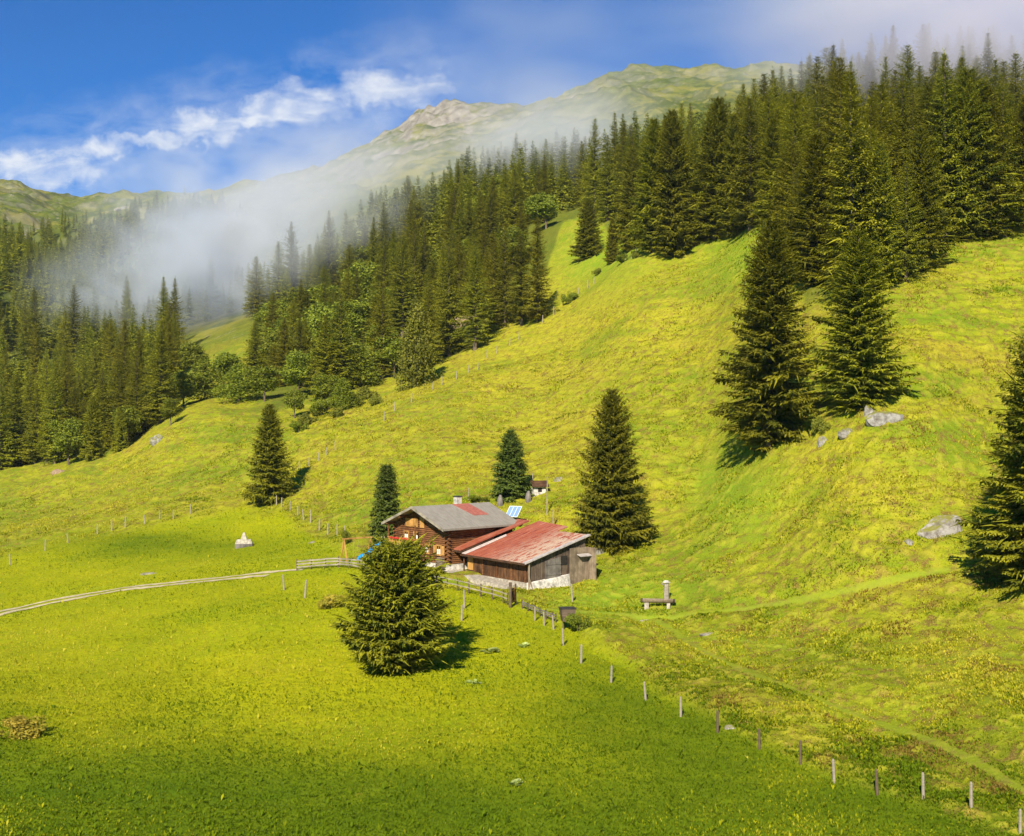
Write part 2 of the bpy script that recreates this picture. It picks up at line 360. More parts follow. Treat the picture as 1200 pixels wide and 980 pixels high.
def roof_grey():
    m, nt, b = mat('grey_shingle_roof'); q = NB(nt)
    o = q.n('ShaderNodeTexCoord').outputs['Object']
    n = q.noise(q.vmul(o, (3, .7, 1)), 1.5, 5, .7)
    c = q.mix(q.ramp(n, [(.3, 0), (.7, 1)]), (.23, .20, .155), (.37, .33, .265))
    w = q.n('ShaderNodeTexWave', wave_type='BANDS', bands_direction='Y'); w.inputs['Scale'].default_value = 1.2; w.inputs['Distortion'].default_value = .6; q.l(o, w.inputs[0])
    c = q.mix(q.ramp(w.outputs['Fac'], [(0, .35), (.25, 0)]), c, (.15, .13, .10))
    q.l(c, b.inputs['Base Color']); q.bump(w.outputs['Fac'], .4, .03, b); b.inputs['Roughness'].default_value = .7
    return m
M['roof_grey'] = roof_grey()
def roof_red():
    m, nt, b = mat('rusty_red_roof_sheets'); q = NB(nt)
    o = q.n('ShaderNodeTexCoord').outputs['Object']; sx = q.n('ShaderNodeSeparateXYZ'); q.l(o, sx.inputs[0])
    n = q.noise(q.vmul(o, (3.2, .35, 1)), 1.2, 5, .7, .3)
    n2 = q.noise(q.vmul(o, (1.5, .5, 1)), 1.6, 5, .7)
    c = q.mix(q.ramp(n, [(.35, 0), (.65, 1)]), (.27, .050, .024), (.46, .145, .072))
    right = q.ramp(q.math('DIVIDE', sx.outputs[0], 12.0), [(.35, 0), (.8, 1)])
    pale = q.math('MULTIPLY', q.ramp(n2, [(.42, 0), (.52, 1)]), q.math('ADD', right, .06, True))
    c = q.mix(pale, c, (.52, .38, .26))
    c = q.mix(q.ramp(n, [(.62, 0), (.72, .6)]), c, (.64, .46, .38))
    c = q.mix(q.ramp(n, [(.26, .8), (.36, 0)]), c, (.16, .035, .025))
    q.l(c, b.inputs['Base Color']); b.inputs['Roughness'].default_value = .55; b.inputs['Specular IOR Level'].default_value = .35
    return m
M['roof_red'] = roof_red()
M['red_patch'] = plain('red_roof_patch', (.40, .13, .09), .7, .25, 3)
M['roof_pale'] = plain('pale_roof_sheet', (.66, .56, .48), .6, .25, 3)
M['roof_edge'] = plain('grey_roof_edge', (.48, .42, .37), .6, .3, 3)

# ------------------------------------------------------------------ mesh helpers
def tag(o, label=None, cat=None, group=None, kind=None):
    if label: o['label'] = label
    if cat: o['category'] = cat
    if group: o['group'] = group
    if kind: o['kind'] = kind
    return o
def empty(name, loc=(0, 0, 0), rz=0, **k):
    o = bpy.data.objects.new(name, None); C.objects.link(o); o.location = loc; o.rotation_euler = (0, 0, rz)
    o.empty_display_size = .3
    return tag(o, **k)
def link(name, me, parent=None):
    o = bpy.data.objects.new(name, me); C.objects.link(o)
    if parent is not None: o.parent = parent
    return o
def mesh_np(name, V, F, m, attrs=None, smooth=False):
    V = np.ascontiguousarray(V, np.float32); F = np.ascontiguousarray(F, np.int32); k = F.shape[1]
    me = bpy.data.meshes.new(name); me.vertices.add(len(V)); me.vertices.foreach_set('co', V.ravel())
    me.loops.add(F.size); me.loops.foreach_set('vertex_index', F.ravel())
    me.polygons.add(len(F)); me.polygons.foreach_set('loop_start', np.arange(0, F.size, k, dtype=np.int32))
    me.polygons.foreach_set('loop_total', np.full(len(F), k, np.int32))
    if smooth: me.polygons.foreach_set('use_smooth', np.ones(len(F), bool))
    for a, v in (attrs or {}).items():
        at_ = me.attributes.new(a, 'FLOAT', 'POINT'); at_.data.foreach_set('value', np.ascontiguousarray(v, np.float32))
    if m: me.materials.append(m)
    me.update(calc_edges=True); me.validate()
    return me
class MB:
    def __init__(s): s.v = []; s.f = []
    def box(s, x0, x1, y0, y1, z0, z1):
        b = len(s.v); s.v += [(x, y, z) for x in (x0, x1) for y in (y0, y1) for z in (z0, z1)]
        s.f += [tuple(b + i for i in q) for q in ((0, 1, 3, 2), (4, 6, 7, 5), (0, 4, 5, 1), (2, 3, 7, 6), (0, 2, 6, 4), (1, 5, 7, 3))]; return s
    def hull(s, lo, hi):
        """two matching loops (lists of points) joined and capped"""
        b = len(s.v); n = len(lo); s.v += [tuple(p) for p in lo] + [tuple(p) for p in hi]
        s.f += [tuple(b + i for i in reversed(range(n))), tuple(b + n + i for i in range(n))]
        s.f += [(b + i, b + (i + 1) % n, b + n + (i + 1) % n, b + n + i) for i in range(n)]; return s
    def bar(s, p, q, r0, r1=None, n=6, ph=0):
        r1 = r0 if r1 is None else r1
        p = Vector(p); q = Vector(q); d = (q - p).normalized()
        a = d.orthogonal().normalized() if abs(d.z) < .95 else Vector((1, 0, 0)); a = (a - d * a.dot(d)).normalized(); c = d.cross(a)
        L = [[tuple(o + (a * math.cos(ph + 2 * math.pi * i / n) + c * math.sin(ph + 2 * math.pi * i / n)) * rr) for i in range(n)] for o, rr in ((p, r0), (q, r1))]
        return s.hull(L[0], L[1])
    def beam(s, p, q, w, h):
        p = Vector(p); q = Vector(q); d = (q - p).normalized(); up = Vector((0, 0, 1)) if abs(d.z) < .9 else Vector((0, 1, 0))
        a = d.cross(up).normalized() * w / 2; u = a.cross(d).normalized() * h / 2
        L = [[tuple(o + a + u), tuple(o + a - u), tuple(o - a - u), tuple(o - a + u)] for o in (p, q)]
        return s.hull(L[0], L[1])
    def me(s, name, m, smooth=False):
        me = bpy.data.meshes.new(name); me.from_pydata(s.v, [], s.f)
        import bmesh
        bm = bmesh.new(); bm.from_mesh(me); bmesh.ops.recalc_face_normals(bm, faces=bm.faces[:]); bm.to_mesh(me); bm.free()
        if m: me.materials.append(m)
        if smooth: me.polygons.foreach_set('use_smooth', [True] * len(me.polygons))
        return me
    def build(s, name, m, parent=None, smooth=False): return link(name, s.me(name, m, smooth), parent)

# ------------------------------------------------------------------ ground sheet
fine = np.arange(-40, 1241, 2.2)
colpx = np.concatenate([np.linspace(-700, -60, 40), fine, np.linspace(1262, 1900, 40)])
lnd = np.concatenate([np.linspace(math.log(3), math.log(50), 40)[:-1], np.linspace(math.log(50), math.log(135), 520)[:-1],
                      np.linspace(math.log(135), math.log(330), 360)[:-1], np.linspace(math.log(330), math.log(900), 130)[:-1],
                      np.linspace(math.log(900), math.log(1700), 230)[:-1], np.linspace(math.log(1700), math.log(3000), 20)])
DD = np.exp(lnd)[:, None]; UX = ((colpx - 600) / FPX)[None, :]
GX = (UX * DD).ravel(); GY = (np.ones_like(UX) * DD).ravel()
GZ, (gpx, gr, gm, gl, gdry, gtus, gtr, grough) = ground(GX, GY, True)
nr, nc = len(lnd), len(colpx)
idx = np.arange(nr * nc).reshape(nr, nc)
F = np.stack([idx[:-1, :-1], idx[:-1, 1:], idx[1:, 1:], idx[1:, :-1]], -1).reshape(-1, 4)
# where the woods stand (bearing, distance)
def edge_right(px): return np.interp(px, [690, 720, 750, 800, 850, 900, 925, 945, 1060, 1075, 1090, 1130, 1200, 1400], [345, 300, 262, 243, 236, 228, 190, 160, 158, 168, 180, 184, 188, 195])
def edge_mid(px): return np.interp(px, [280, 300, 400, 450, 500, 560, 600, 640, 660, 690], [236, 236, 255, 262, 262, 262, 278, 300, 350, 352])
def edge_left(px): return np.interp(px, [-700, 0, 100, 200], [262, 266, 262, 256])
def wood_mask(x, y):
    px = x / y * FPX + 600
    w = np.where(px < 205, (y > edge_left(px)) & (y < 1000), False)
    w |= (px >= 205) & (px < 290) & (y > 520) & (y < 1000)
    w |= (px >= 290) & (px < 690) & (y > edge_mid(px)) & (y < 760)
    w |= (px >= 690) & (y > edge_right(px)) & (y < 560)
    return w
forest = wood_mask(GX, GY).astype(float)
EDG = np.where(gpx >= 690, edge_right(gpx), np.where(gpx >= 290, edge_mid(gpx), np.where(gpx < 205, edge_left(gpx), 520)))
farm = sstep(330, 520, GY)
zdx = np.gradient(GZ.reshape(nr, nc), axis=1) / np.maximum(np.gradient(GX.reshape(nr, nc), axis=1), 1e-3)
zdy = np.gradient(GZ.reshape(nr, nc), axis=0) / np.gradient(GY.reshape(nr, nc), axis=0)
slope = np.hypot(zdx, zdy).ravel()
rockm = (sstep(.62, 1.0, slope + fbm(GX, GY, 60, 3, 120) * .3)) * sstep(900, 1200, GY) * (.35 + np.exp(-((gpx - 500) / 90) ** 2))
rockm = np.maximum(rockm, np.exp(-((gpx - 505) / 62) ** 2) * sstep(1000, 1350, GY) * sstep(.0, .22, fbm(GX, GY, 42, 5, 123, .7)))
rockm = np.maximum(rockm, .6 * sstep(900, 1200, GY) * sstep(.40, .50, fbm(GX, GY, 26, 5, 127, .7)) * (gpx < 720))
def vignette_green_mask(px, r, x, y):
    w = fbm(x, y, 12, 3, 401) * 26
    a = sstep(840, 960, r + w + .0005 * (px - 560) ** 2 * .35)  # vignette-like darkening towards bottom and corners, painted in as greener grass
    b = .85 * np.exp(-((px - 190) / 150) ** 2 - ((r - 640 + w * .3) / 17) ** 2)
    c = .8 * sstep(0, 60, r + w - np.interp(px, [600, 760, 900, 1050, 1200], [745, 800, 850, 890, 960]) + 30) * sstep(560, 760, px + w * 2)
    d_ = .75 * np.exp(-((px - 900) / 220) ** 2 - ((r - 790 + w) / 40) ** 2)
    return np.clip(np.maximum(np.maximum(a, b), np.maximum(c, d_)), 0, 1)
vignette_green_m = vignette_green_mask(gpx, gr, GX, GY) * (GY < 240)
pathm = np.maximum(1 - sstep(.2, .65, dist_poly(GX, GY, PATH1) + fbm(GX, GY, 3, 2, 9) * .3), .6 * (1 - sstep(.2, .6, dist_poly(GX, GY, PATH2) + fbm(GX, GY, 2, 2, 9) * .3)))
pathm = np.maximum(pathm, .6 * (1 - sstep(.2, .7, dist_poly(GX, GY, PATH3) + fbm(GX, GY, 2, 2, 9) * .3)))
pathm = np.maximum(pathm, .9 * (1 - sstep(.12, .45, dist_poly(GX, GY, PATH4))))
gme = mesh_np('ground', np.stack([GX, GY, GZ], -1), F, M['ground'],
              dict(mown=gm, lush=gl, dry=gdry, rough=grough, far=farm, forest=forest * .9 * sstep(3, 12, GY - EDG) * np.where((gpx > 205) & (gpx < 330), sstep(292, 325, gpx), 1), tus=np.clip(gtus * 2, 0, 1), terrace=gtr, rock=np.clip(rockm, 0, 1), path=np.clip(pathm, 0, 1), deep=vignette_green_m), smooth=True)
tag(link('ground', gme), kind='structure')
del F, idx

def ribbon(name, P, off, w, lift, m, jitter=.12):
    P = np.array(P); T = np.gradient(P, axis=0); T /= np.linalg.norm(T, axis=1)[:, None]; N = np.stack([-T[:, 1], T[:, 0]], -1)
    rows = []
    n = len(P)
    for k, u in enumerate(np.linspace(-.5, .5, 4)):
        ww = w * (1 + fbm(np.arange(n), np.zeros(n) + off, 3.0, 2, 3) * jitter * 2)
        Q = P + N * (off + u * ww)[:, None] if hasattr(ww, 'shape') else P
        rows.append(np.column_stack([Q, ground(Q[:, 0], Q[:, 1]) + lift]))
    V = np.stack(rows, 1).reshape(-1, 3); i = np.arange(n * 4).reshape(n, 4)
    F = np.stack([i[:-1, :-1], i[:-1, 1:], i[1:, 1:], i[1:, :-1]], -1).reshape(-1, 4)
    return V, F
def resample(P, step):
    L = np.concatenate([[0], np.cumsum(np.hypot(*np.diff(P, axis=0).T))]); s = np.arange(0, L[-1], step)
    return np.stack([np.interp(s, L, P[:, 0]), np.interp(s, L, P[:, 1])], -1)
TR = resample(TRACK, .5)
V1, F1 = ribbon('t', TR, .85, .85, .05, None, .3); V2, F2 = ribbon('t', TR[: int(len(TR) * .93)], -.85, .95, .05, None, .3)
tag(link('farm_track', mesh_np('farm_track', np.concatenate([V1, V2]), np.concatenate([F1, F2 + len(V1)]), M['trackdirt'], smooth=True)), kind='structure')

# ------------------------------------------------------------------ grass tufts that stand up from the sheet
def tuft_material():
    m, nt, b = mat('grass_tufts'); q = NB(nt)
    t = q.attr('tint'); br = q.attr('brown')
    c = q.ramp(t, [(0, (.12, .18, .005)), (.5, (.36, .36, .010)), (1, (.56, .48, .04))])
    c = q.mix(br, c, (.26, .15, .035))
    q.l(c, b.inputs['Base Color']); b.inputs['Roughness'].default_value = .9; b.inputs['Specular IOR Level'].default_value = .05
    tr = q.n('ShaderNodeBsdfTranslucent'); q.l(c, tr.inputs[0]); ms = q.n('ShaderNodeMixShader'); ms.inputs[0].default_value = .3
    out = [n for n in nt.nodes if n.type == 'OUTPUT_MATERIAL'][0]
    q.l(b.outputs[0], ms.inputs[1]); q.l(tr.outputs[0], ms.inputs[2]); q.l(ms.outputs[0], out.inputs[0])
    return m
M['tuft'] = tuft_material()
def tufts():
    r = np.random.RandomState(5); n = 620000
    px = r.uniform(-40, 1240, n); d = np.exp(r.uniform(math.log(52), math.log(240), n)); x = (px - 600) / FPX * d
    z, (px, rr, mown, lush, dry, tus, tr, rough) = ground(x, d, True)
    deep = vignette_green_mask(px, rr, x, d)
    keep = (z < 60) & ~wood_mask(x, d) & (dist_poly(x, d, TRACK) > 1.5) & (dist_poly(x, d, PATH1) > .5) & (dist_poly(x, d, PATH2) > .35)
    for o, ax, ay, ex, ey, zt, mg in PADS[:2]:
        u = (x - o[0]) * ax[0] + (d - o[1]) * ax[1]; v = (x - o[0]) * ay[0] + (d - o[1]) * ay[1]
        keep &= ~((u > ex[0]) & (u < ex[1]) & (v > ey[0]) & (v < ey[1]))
    clump = fbm(x, d, 2.6, 3, 201); keep &= r.rand(n) < np.where(mown > .5, .55, np.clip(.7 + clump * 1.0, .2, 1))
    x, d, z, mown, dry, lush, clump, deep = [a[keep] for a in (x, d, z, mown, dry, lush, clump, deep)]; n = len(x)
    h = np.where(mown > .5, r.uniform(.05, .14, n) * np.where(r.rand(n) < .04, 2.2, 1), r.uniform(.05, .18, n) * (1 + np.clip(clump, -.3, .6))) * (1 + .4 * sstep(110, 220, d))
    tint = np.clip(.50 + .5 * fbm(x, d, 14, 2, 211) - .58 * deep + .22 * dry - .25 * lush * (1 - mown) + fbm(x, d, 6, 3, 203) * .55 + r.normal(0, .26, n), 0, 1)  # tufts follow the same greener grass and painted foreground darkening
    brown = np.clip((fbm(x, d, 3.2, 3, 207) - .20) * 4, 0, .8) * sstep(-40, -5, x + .22 * (d - 140)) * (1 - mown) * (1 - lush) * (r.rand(n) < .8)
    V = []
    for k in range(2):
        a = r.uniform(0, 6.283, n); ln = r.uniform(.35, 1.0, n); dx, dy = np.cos(a), np.sin(a); w = h * r.uniform(.12, .26, n)
        P = np.stack([x, d, z - .02], -1); T = np.stack([x + dx * ln * h, d + dy * ln * h, z + h * r.uniform(.7, 1.1, n)], -1); Mi = P * .45 + T * .55 + np.stack([0 * h, 0 * h, h * .15], -1)
        Wv = np.stack([-dy * w, dx * w, 0 * w], -1); V.append(np.stack([P, Mi + Wv, T, Mi - Wv], 1))
    V = np.stack(V, 1).reshape(-1, 3)
    me = mesh_np('meadow_grass', V, np.arange(len(V)).reshape(-1, 4), M['tuft'], dict(tint=np.repeat(tint, 8), brown=np.repeat(brown, 8)))
    tag(link('meadow_grass', me), 'tufts of green and yellow grass all over meadow and pasture', 'grass', kind='stuff')
tufts()

# ------------------------------------------------------------------ trees
def unit(a): return a / (np.linalg.norm(a, axis=-1, keepdims=True) + 1e-9)
def spruce_mesh(name, seed, H, RR, gap, side, m, bare=.06, irregular=.22, wide=.30, power=.85, hang=4, feather=0, rounded=0.0, tw=.34, droop=-.42):
    r = np.random.RandomState(seed)
    P0, D, LEN, WID, TINT, TIPA, TIPB = [], [], [], [], [], [], []
    z = H * bare; hs = []
    while z < H * .985:
        t = (z - H * bare) / (H * (1 - bare))
        hs.append((z, t)); z += gap * (1.15 - .6 * t) * r.uniform(.75, 1.25)
    lean = r.uniform(-.02, .02, 2)
    phi0 = r.uniform(0, 6.28)
    for z0, t in hs:
        nb = int(r.randint(5, 8)) if t < .9 else 4
        rad = RR * (1 - t) ** power * (1 - .35 * max(0, .12 - t) / .12) + .12
        if rounded: rad *= 1 - rounded * max(0, 1 - t / .28) ** 2
        rad *= r.uniform(1 - irregular * .6, 1 + irregular * .3)
        zb = z0
        phi0 += r.uniform(.4, 1.2)
        for k in range(nb):
            ph = phi0 + 6.283 * k / nb + r.uniform(-.3, .3)
            L = rad * r.uniform(1 - irregular * 1.3, 1.12); z0 = min(H * .97, max(H * bare * .5, zb + r.uniform(-.75, .75) * gap * (1.2 - t)))
            lob = 1 + irregular * .6 * math.sin(ph * 2 + seed) + irregular * .4 * math.sin(ph * 3 + t * 9 + seed)
            L *= lob
            sl = droop + (.53 - droop) * t ** 1.6 + r.uniform(-.12, .12)      # droops low down, rises at the top
            ns = max(3, int(side * (.35 + .65 * L / RR)))
            s = np.linspace(.12, 1, ns) + r.uniform(-.03, .03, ns)
            hx, hy = math.cos(ph), math.sin(ph)
            ax = np.stack([hx * L * s, hy * L * s, z0 + L * (sl * s + .20 * s ** 2.2)], -1)
            ax[:, 0] += lean[0] * z0; ax[:, 1] += lean[1] * z0
            tint = np.clip(r.normal(.5, .28), 0, 1)
            # branch spine as one long narrow leaf
            dv = ax[-1] - ax[0]
            P0.append(ax[:1]); D.append(dv[None]); LEN.append([np.linalg.norm(dv) * 1.1]); WID.append([.035 * L + .03]); TINT.append([tint]); TIPA.append([0]); TIPB.append([1])
            for sgn in (-1, 1):
                lat = np.array([-hy * sgn, hx * sgn, 0]); out = np.array([hx, hy, sl * .7 + .35 * 0])
                a = r.uniform(.55, 1.05, ns)[:, None]
                d = unit(out[None] * .75 + lat[None] * a + np.array([0, 0, 1]) * r.uniform(-.42, .08, ns)[:, None])
                tl = (tw * L + .11) * (1.12 - .55 * s) * r.uniform(.75, 1.25, ns)
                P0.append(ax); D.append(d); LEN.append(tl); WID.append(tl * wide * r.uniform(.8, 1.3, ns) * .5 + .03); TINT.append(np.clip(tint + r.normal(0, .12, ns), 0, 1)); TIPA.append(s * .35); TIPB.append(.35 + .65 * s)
            nh = max(2, int(hang * L / RR + 1))
            s2 = r.uniform(.25, .95, nh)
            ax2 = np.stack([hx * L * s2, hy * L * s2, z0 + L * (sl * s2 + .20 * s2 ** 2.2)], -1)
            d = unit(np.stack([hx * .35 + r.uniform(-.4, .4, nh), hy * .35 + r.uniform(-.4, .4, nh), -np.ones(nh)], -1))
            tl = (tw * .5 * L + .12) * r.uniform(.7, 1.3, nh)
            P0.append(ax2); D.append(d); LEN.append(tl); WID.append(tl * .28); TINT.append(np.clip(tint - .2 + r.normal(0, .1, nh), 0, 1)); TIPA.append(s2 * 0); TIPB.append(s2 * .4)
    # leader
    P0.append(np.array([[lean[0] * H, lean[1] * H, H * .93]])); D.append(np.array([[0, 0, 1.]])); LEN.append([H * .07 + .2]); WID.append([.10]); TINT.append([.5]); TIPA.append([.3]); TIPB.append([1])
    P0 = np.concatenate(P0); D = unit(np.concatenate(D)); LEN = np.concatenate(LEN)[:, None]; WID = np.concatenate(WID)[:, None]
    TINT = np.concatenate(TINT); TIPA = np.concatenate(TIPA); TIPB = np.concatenate(TIPB)
    if feather:
        k = feather; n0 = len(P0)
        q_ = np.concatenate([np.array([0.0]), np.linspace(.12, .70, k - 1)])[None, :] + r.uniform(-.06, .06, (n0, k))
        up0 = np.tile(np.array([0, 0, 1.]), (n0, 1)) + r.normal(0, .4, (n0, 3)); Wd = unit(np.cross(D, up0))
        sg = np.where(np.arange(k) % 2 == 0, 1, -1)[None, :] * r.uniform(.35, .85, (n0, k)); sg[:, 0] = 0
        ND = unit(D[:, None, :] + Wd[:, None, :] * sg[:, :, None] + np.array([0, 0, 1.]) * r.uniform(-.35, .12, (n0, k, 1)))
        NL = LEN * np.concatenate([np.ones((n0, 1)) * .95, r.uniform(.38, .62, (n0, k - 1))], 1)
        NP = P0[:, None, :] + D[:, None, :] * (LEN * q_)[:, :, None]
        NW = np.concatenate([WID * .42, np.tile(WID * .40, (1, k - 1))], 1) + .012
        TINT = np.clip(np.repeat(TINT, k) + r.normal(0, .06, n0 * k), 0, 1); tb = TIPB; ta = TIPA
        TIPA = (ta[:, None] + (tb - ta)[:, None] * q_).ravel(); TIPB = np.minimum(1, TIPA + .35 * (tb - ta).repeat(k) + .15)
        P0 = NP.reshape(-1, 3); D = ND.reshape(-1, 3); LEN = NL.reshape(-1, 1); WID = NW.reshape(-1, 1)
    n = len(P0)
    up = np.tile(np.array([0, 0, 1.]), (n, 1)) + r.normal(0, .35, (n, 3))
    W = unit(np.cross(D, up))
    a = P0; b = P0 + D * LEN * .45 + W * WID; c = P0 + D * LEN; d = P0 + D * LEN * .45 - W * WID
    c = c + np.array([0, 0, -.10]) * LEN
    V = np.stack([a, b, c, d], 1).reshape(-1, 3); Fq = np.arange(n * 4).reshape(n, 4)
    tint = np.repeat(TINT, 4); tip = np.stack([TIPA, (TIPA + TIPB) / 2, TIPB, (TIPA + TIPB) / 2], 1).ravel()
    return mesh_np(name, V, Fq, m, dict(tint=tint, tip=tip)), lean
def trunk_mesh(name, H, r0, lean=(0, 0), m=None, n=8, top=.96, seed=1):
    rr = random.Random(seed); V = []; Fq = []; K = 9
    for k in range(K):
        t = k / (K - 1) * top; rad = r0 * (1 - t) ** .9 + .02 + (.35 * r0 if k == 0 else 0)
        for i in range(n):
            a = 6.283 * i / n; V.append((lean[0] * H * t + math.cos(a) * rad * rr.uniform(.93, 1.07), lean[1] * H * t + math.sin(a) * rad * rr.uniform(.93, 1.07), H * t - (.6 if k == 0 else 0)))
    for k in range(K - 1):
        for i in range(n): Fq.append((k * n + i, k * n + (i + 1) % n, (k + 1) * n + (i + 1) % n, (k + 1) * n + i))
    return mesh_np(name, np.array(V), np.array(Fq), m or M['bark'], smooth=True)
def blob_leaves(r, blobs, n, size, squash=.8):
    """leaf quads spread through and over a set of ellipsoidal clumps (x,y,z,rx,rz)"""
    P, Nn, T = [], [], []
    tot = sum(b[3] ** 2 for b in blobs)
    for b in blobs:
        k = max(8, int(n * b[3] ** 2 / tot)); d = unit(r.normal(0, 1, (k, 3)))
        rad = r.uniform(.25, 1, k) ** .38 * (1 + .22 * np.sin(d[:, 0] * 7 + b[0]) * np.sin(d[:, 1] * 6 + b[1]) + .12 * np.sin(d[:, 2] * 9))
        P.append(np.array(b[:3]) + d * rad[:, None] * np.array([b[3], b[3], b[4]])); Nn.append(unit(d + r.normal(0, .7, (k, 3))))
        T.append(np.clip(np.full(k, r.uniform(.2, .8)) + r.normal(0, .18, k), 0, 1))
    P = np.concatenate(P); N_ = np.concatenate(Nn); T = np.concatenate(T); k = len(P)
    U = unit(np.cross(N_, r.normal(0, 1, (k, 3)))); W = np.cross(N_, U); s = size * r.uniform(.6, 1.4, k)[:, None]
    V = np.stack([P - U * s, P + W * s * .6, P + U * s, P - W * s * .6], 1).reshape(-1, 3)
    tip = np.repeat(r.uniform(0, 1, k) ** 2, 4)
    return V, np.arange(4 * k).reshape(k, 4), np.repeat(T, 4), tip
def broad_mesh(name, seed, H, RR, n, size, m, kind='round', base=.12):
    r = np.random.RandomState(seed); blobs = []
    if kind == 'round':
        for k in range(11):
            a = r.uniform(0, 6.28); q = r.uniform(.15, .62) * RR; z = r.uniform(base + .22, .82) * H
            w = r.uniform(.30, .48) * RR * (1.1 - .35 * z / H)
            blobs.append((math.cos(a) * q, math.sin(a) * q, z, w, w * r.uniform(.75, 1.1)))
        blobs.append((0, 0, H * .55, RR * .6, H * .33))
    elif kind == 'tall':
        for k in range(17):
            t = (k + .5) / 17; z = H * (base + (1 - base) * t * .93); q = RR * (1 - t) ** .6 * r.uniform(.25, .7); a = k * 2.4
            w = RR * (.55 * (1 - t) ** .6 + .14); blobs.append((math.cos(a) * q, math.sin(a) * q, z, w, w * 1.15))
    elif kind == 'bush':
        for k in range(14):
            a = r.uniform(0, 6.28); q = r.uniform(.1, .85) * RR; w = r.uniform(.16, .42) * RR
            blobs.append((math.cos(a) * q, math.sin(a) * q, H * r.uniform(.15, .8) * (1 - .4 * q / RR), w, H * r.uniform(.14, .30)))
    V, Fq, T, tip = blob_leaves(r, blobs, n, size)
    return mesh_np(name, V, Fq, m, dict(tint=T, tip=tip)), blobs
def limbs_mesh(name, H, r0, blobs, n=6):
    b = MB(); b.bar((0, 0, -.5), (0, 0, H * .35), r0, r0 * .75, 8); b.bar((0, 0, H * .35), (.1, .05, H * .85), r0 * .75, r0 * .15, 7)
    for k, bl in enumerate(blobs[:n]):
        b.bar((0, 0, H * (.22 + .07 * k)), (bl[0], bl[1], bl[2]), r0 * .35, r0 * .1, 5)
    return b.me(name, M['bark'])

PROTO = {}
def add_spruce_proto(key, seed, H, RR, gap, side, m='needle', **k):
    cr, lean = spruce_mesh('crown', seed, H, RR, gap, side, M[m], **k)
    PROTO[key] = dict(H=H, R=RR, crown=cr, trunk=trunk_mesh('trunk', H, .013 * H + .05, lean, seed=seed))
# detailed ones for the near trees
add_spruce_proto('broad', 21, 9.5, 4.3, .17, 28, bare=.01, irregular=.18, power=.38, hang=20, wide=.46, feather=6, rounded=.5, tw=.14, droop=-.16)
add_spruce_proto('near1', 22, 16, 4.6, .24, 20, bare=.01, irregular=.18, power=.62, hang=12, wide=.44, feather=4, tw=.20, droop=-.25)
add_spruce_proto('near2', 23, 15, 4.0, .24, 18, bare=.01, irregular=.24, power=.66, hang=11, wide=.44, feather=4, tw=.22, droop=-.3)
add_spruce_proto('big1', 24, 26, 5.9, .32, 27, bare=.03, irregular=.26, power=.54, hang=16, wide=.44, feather=5, rounded=.25, tw=.15, droop=-.34)
add_spruce_proto('big2', 25, 22, 5.2, .30, 26, bare=.01, irregular=.26, power=.56, hang=16, wide=.44, feather=5, rounded=.25, tw=.16, droop=-.34)
add_spruce_proto('column', 26, 9, 1.9, .20, 10, m='needle_blue', bare=.02, irregular=.12, power=.42, hang=6, wide=.40, feather=4)
add_spruce_proto('blue', 27, 9, 2.7, .21, 12, m='needle_blue', bare=.02, irregular=.16, power=.62, hang=6, wide=.40, feather=4)
# woodland ones
for i in range(7):
    add_spruce_proto('wood%d' % i, 40 + i, [25, 27, 23, 26, 24, 21, 25][i], [4.9, 4.5, 5.0, 4.2, 5.4, 4.5, 5.1][i], .46, 12, m='needle' if i % 3 else 'needle_olive', bare=[.04, .10, .03, .08, .05, .06, .03][i], irregular=[.25, .38, .3, .3, .42, .25, .36][i], power=[.78, .66, .85, .64, .72, .9, .70][i], wide=.46, hang=7, feather=3, tw=.21, droop=-.32)
for i in range(3):
    cr, bl = broad_mesh('crown', 60 + i, [14, 11, 16][i], [5.0, 4.8, 4.6][i], 5200, .24, M['leaf'], 'round' if i < 2 else 'tall')
    PROTO['broad%d' % i] = dict(H=[14, 11, 16][i], R=[5.0, 4.8, 4.6][i], crown=cr, trunk=limbs_mesh('trunk', [14, 11, 16][i], .22, bl))
cr, bl = broad_mesh('crown', 66, 17, 4.3, 9000, .22, M['leaf_yellow'], 'tall', .05)
PROTO['birch'] = dict(H=17, R=4.3, crown=cr, trunk=limbs_mesh('trunk', 17, .22, bl))
for key, mm, sd in (('bush', 'leaf', 70), ('bush_brown', 'leaf_brown', 71), ('bush_yellow', 'leaf_yellow', 72)):
    cr, bl = broad_mesh('foliage', sd, 2.4, 1.7, 2600, .10, M[mm], 'bush')
    PROTO[key] = dict(H=2.4, R=1.7, crown=cr, trunk=limbs_mesh('stem', 2.0, .05, bl), bush=True)

def plant(key, name, loc, H, rad=None, rz=None, **k):
    p = PROTO[key]; o = empty(name, loc, rnd.uniform(0, 6.28) if rz is None else rz, **k)
    sz = H / p['H']; sx = sz if rad is None else rad / p['R']
    o.scale = (sx, sx, sz)
    cn, tn = ('foliage', 'stem') if p.get('bush') else ('crown', 'trunk')
    link(tn, p['trunk'], o); link(cn, p['crown'], o)
    return o
def tree_px(key, name, px, base, top, wpx, label, cat='tree', group=None, dmin=50.0, sink=0.0, d=None, rz=None):
    if d is None: x, y = hit(px, base, dmin)
    else: x, y = (px - 600) / FPX * d, d
    z = gz(x, y) - sink; H = (base - top) / FPX * y
    return plant(key, name, (x, y, z), H, wpx / 2 / FPX * y, rz, label=label, cat=cat, group=group)

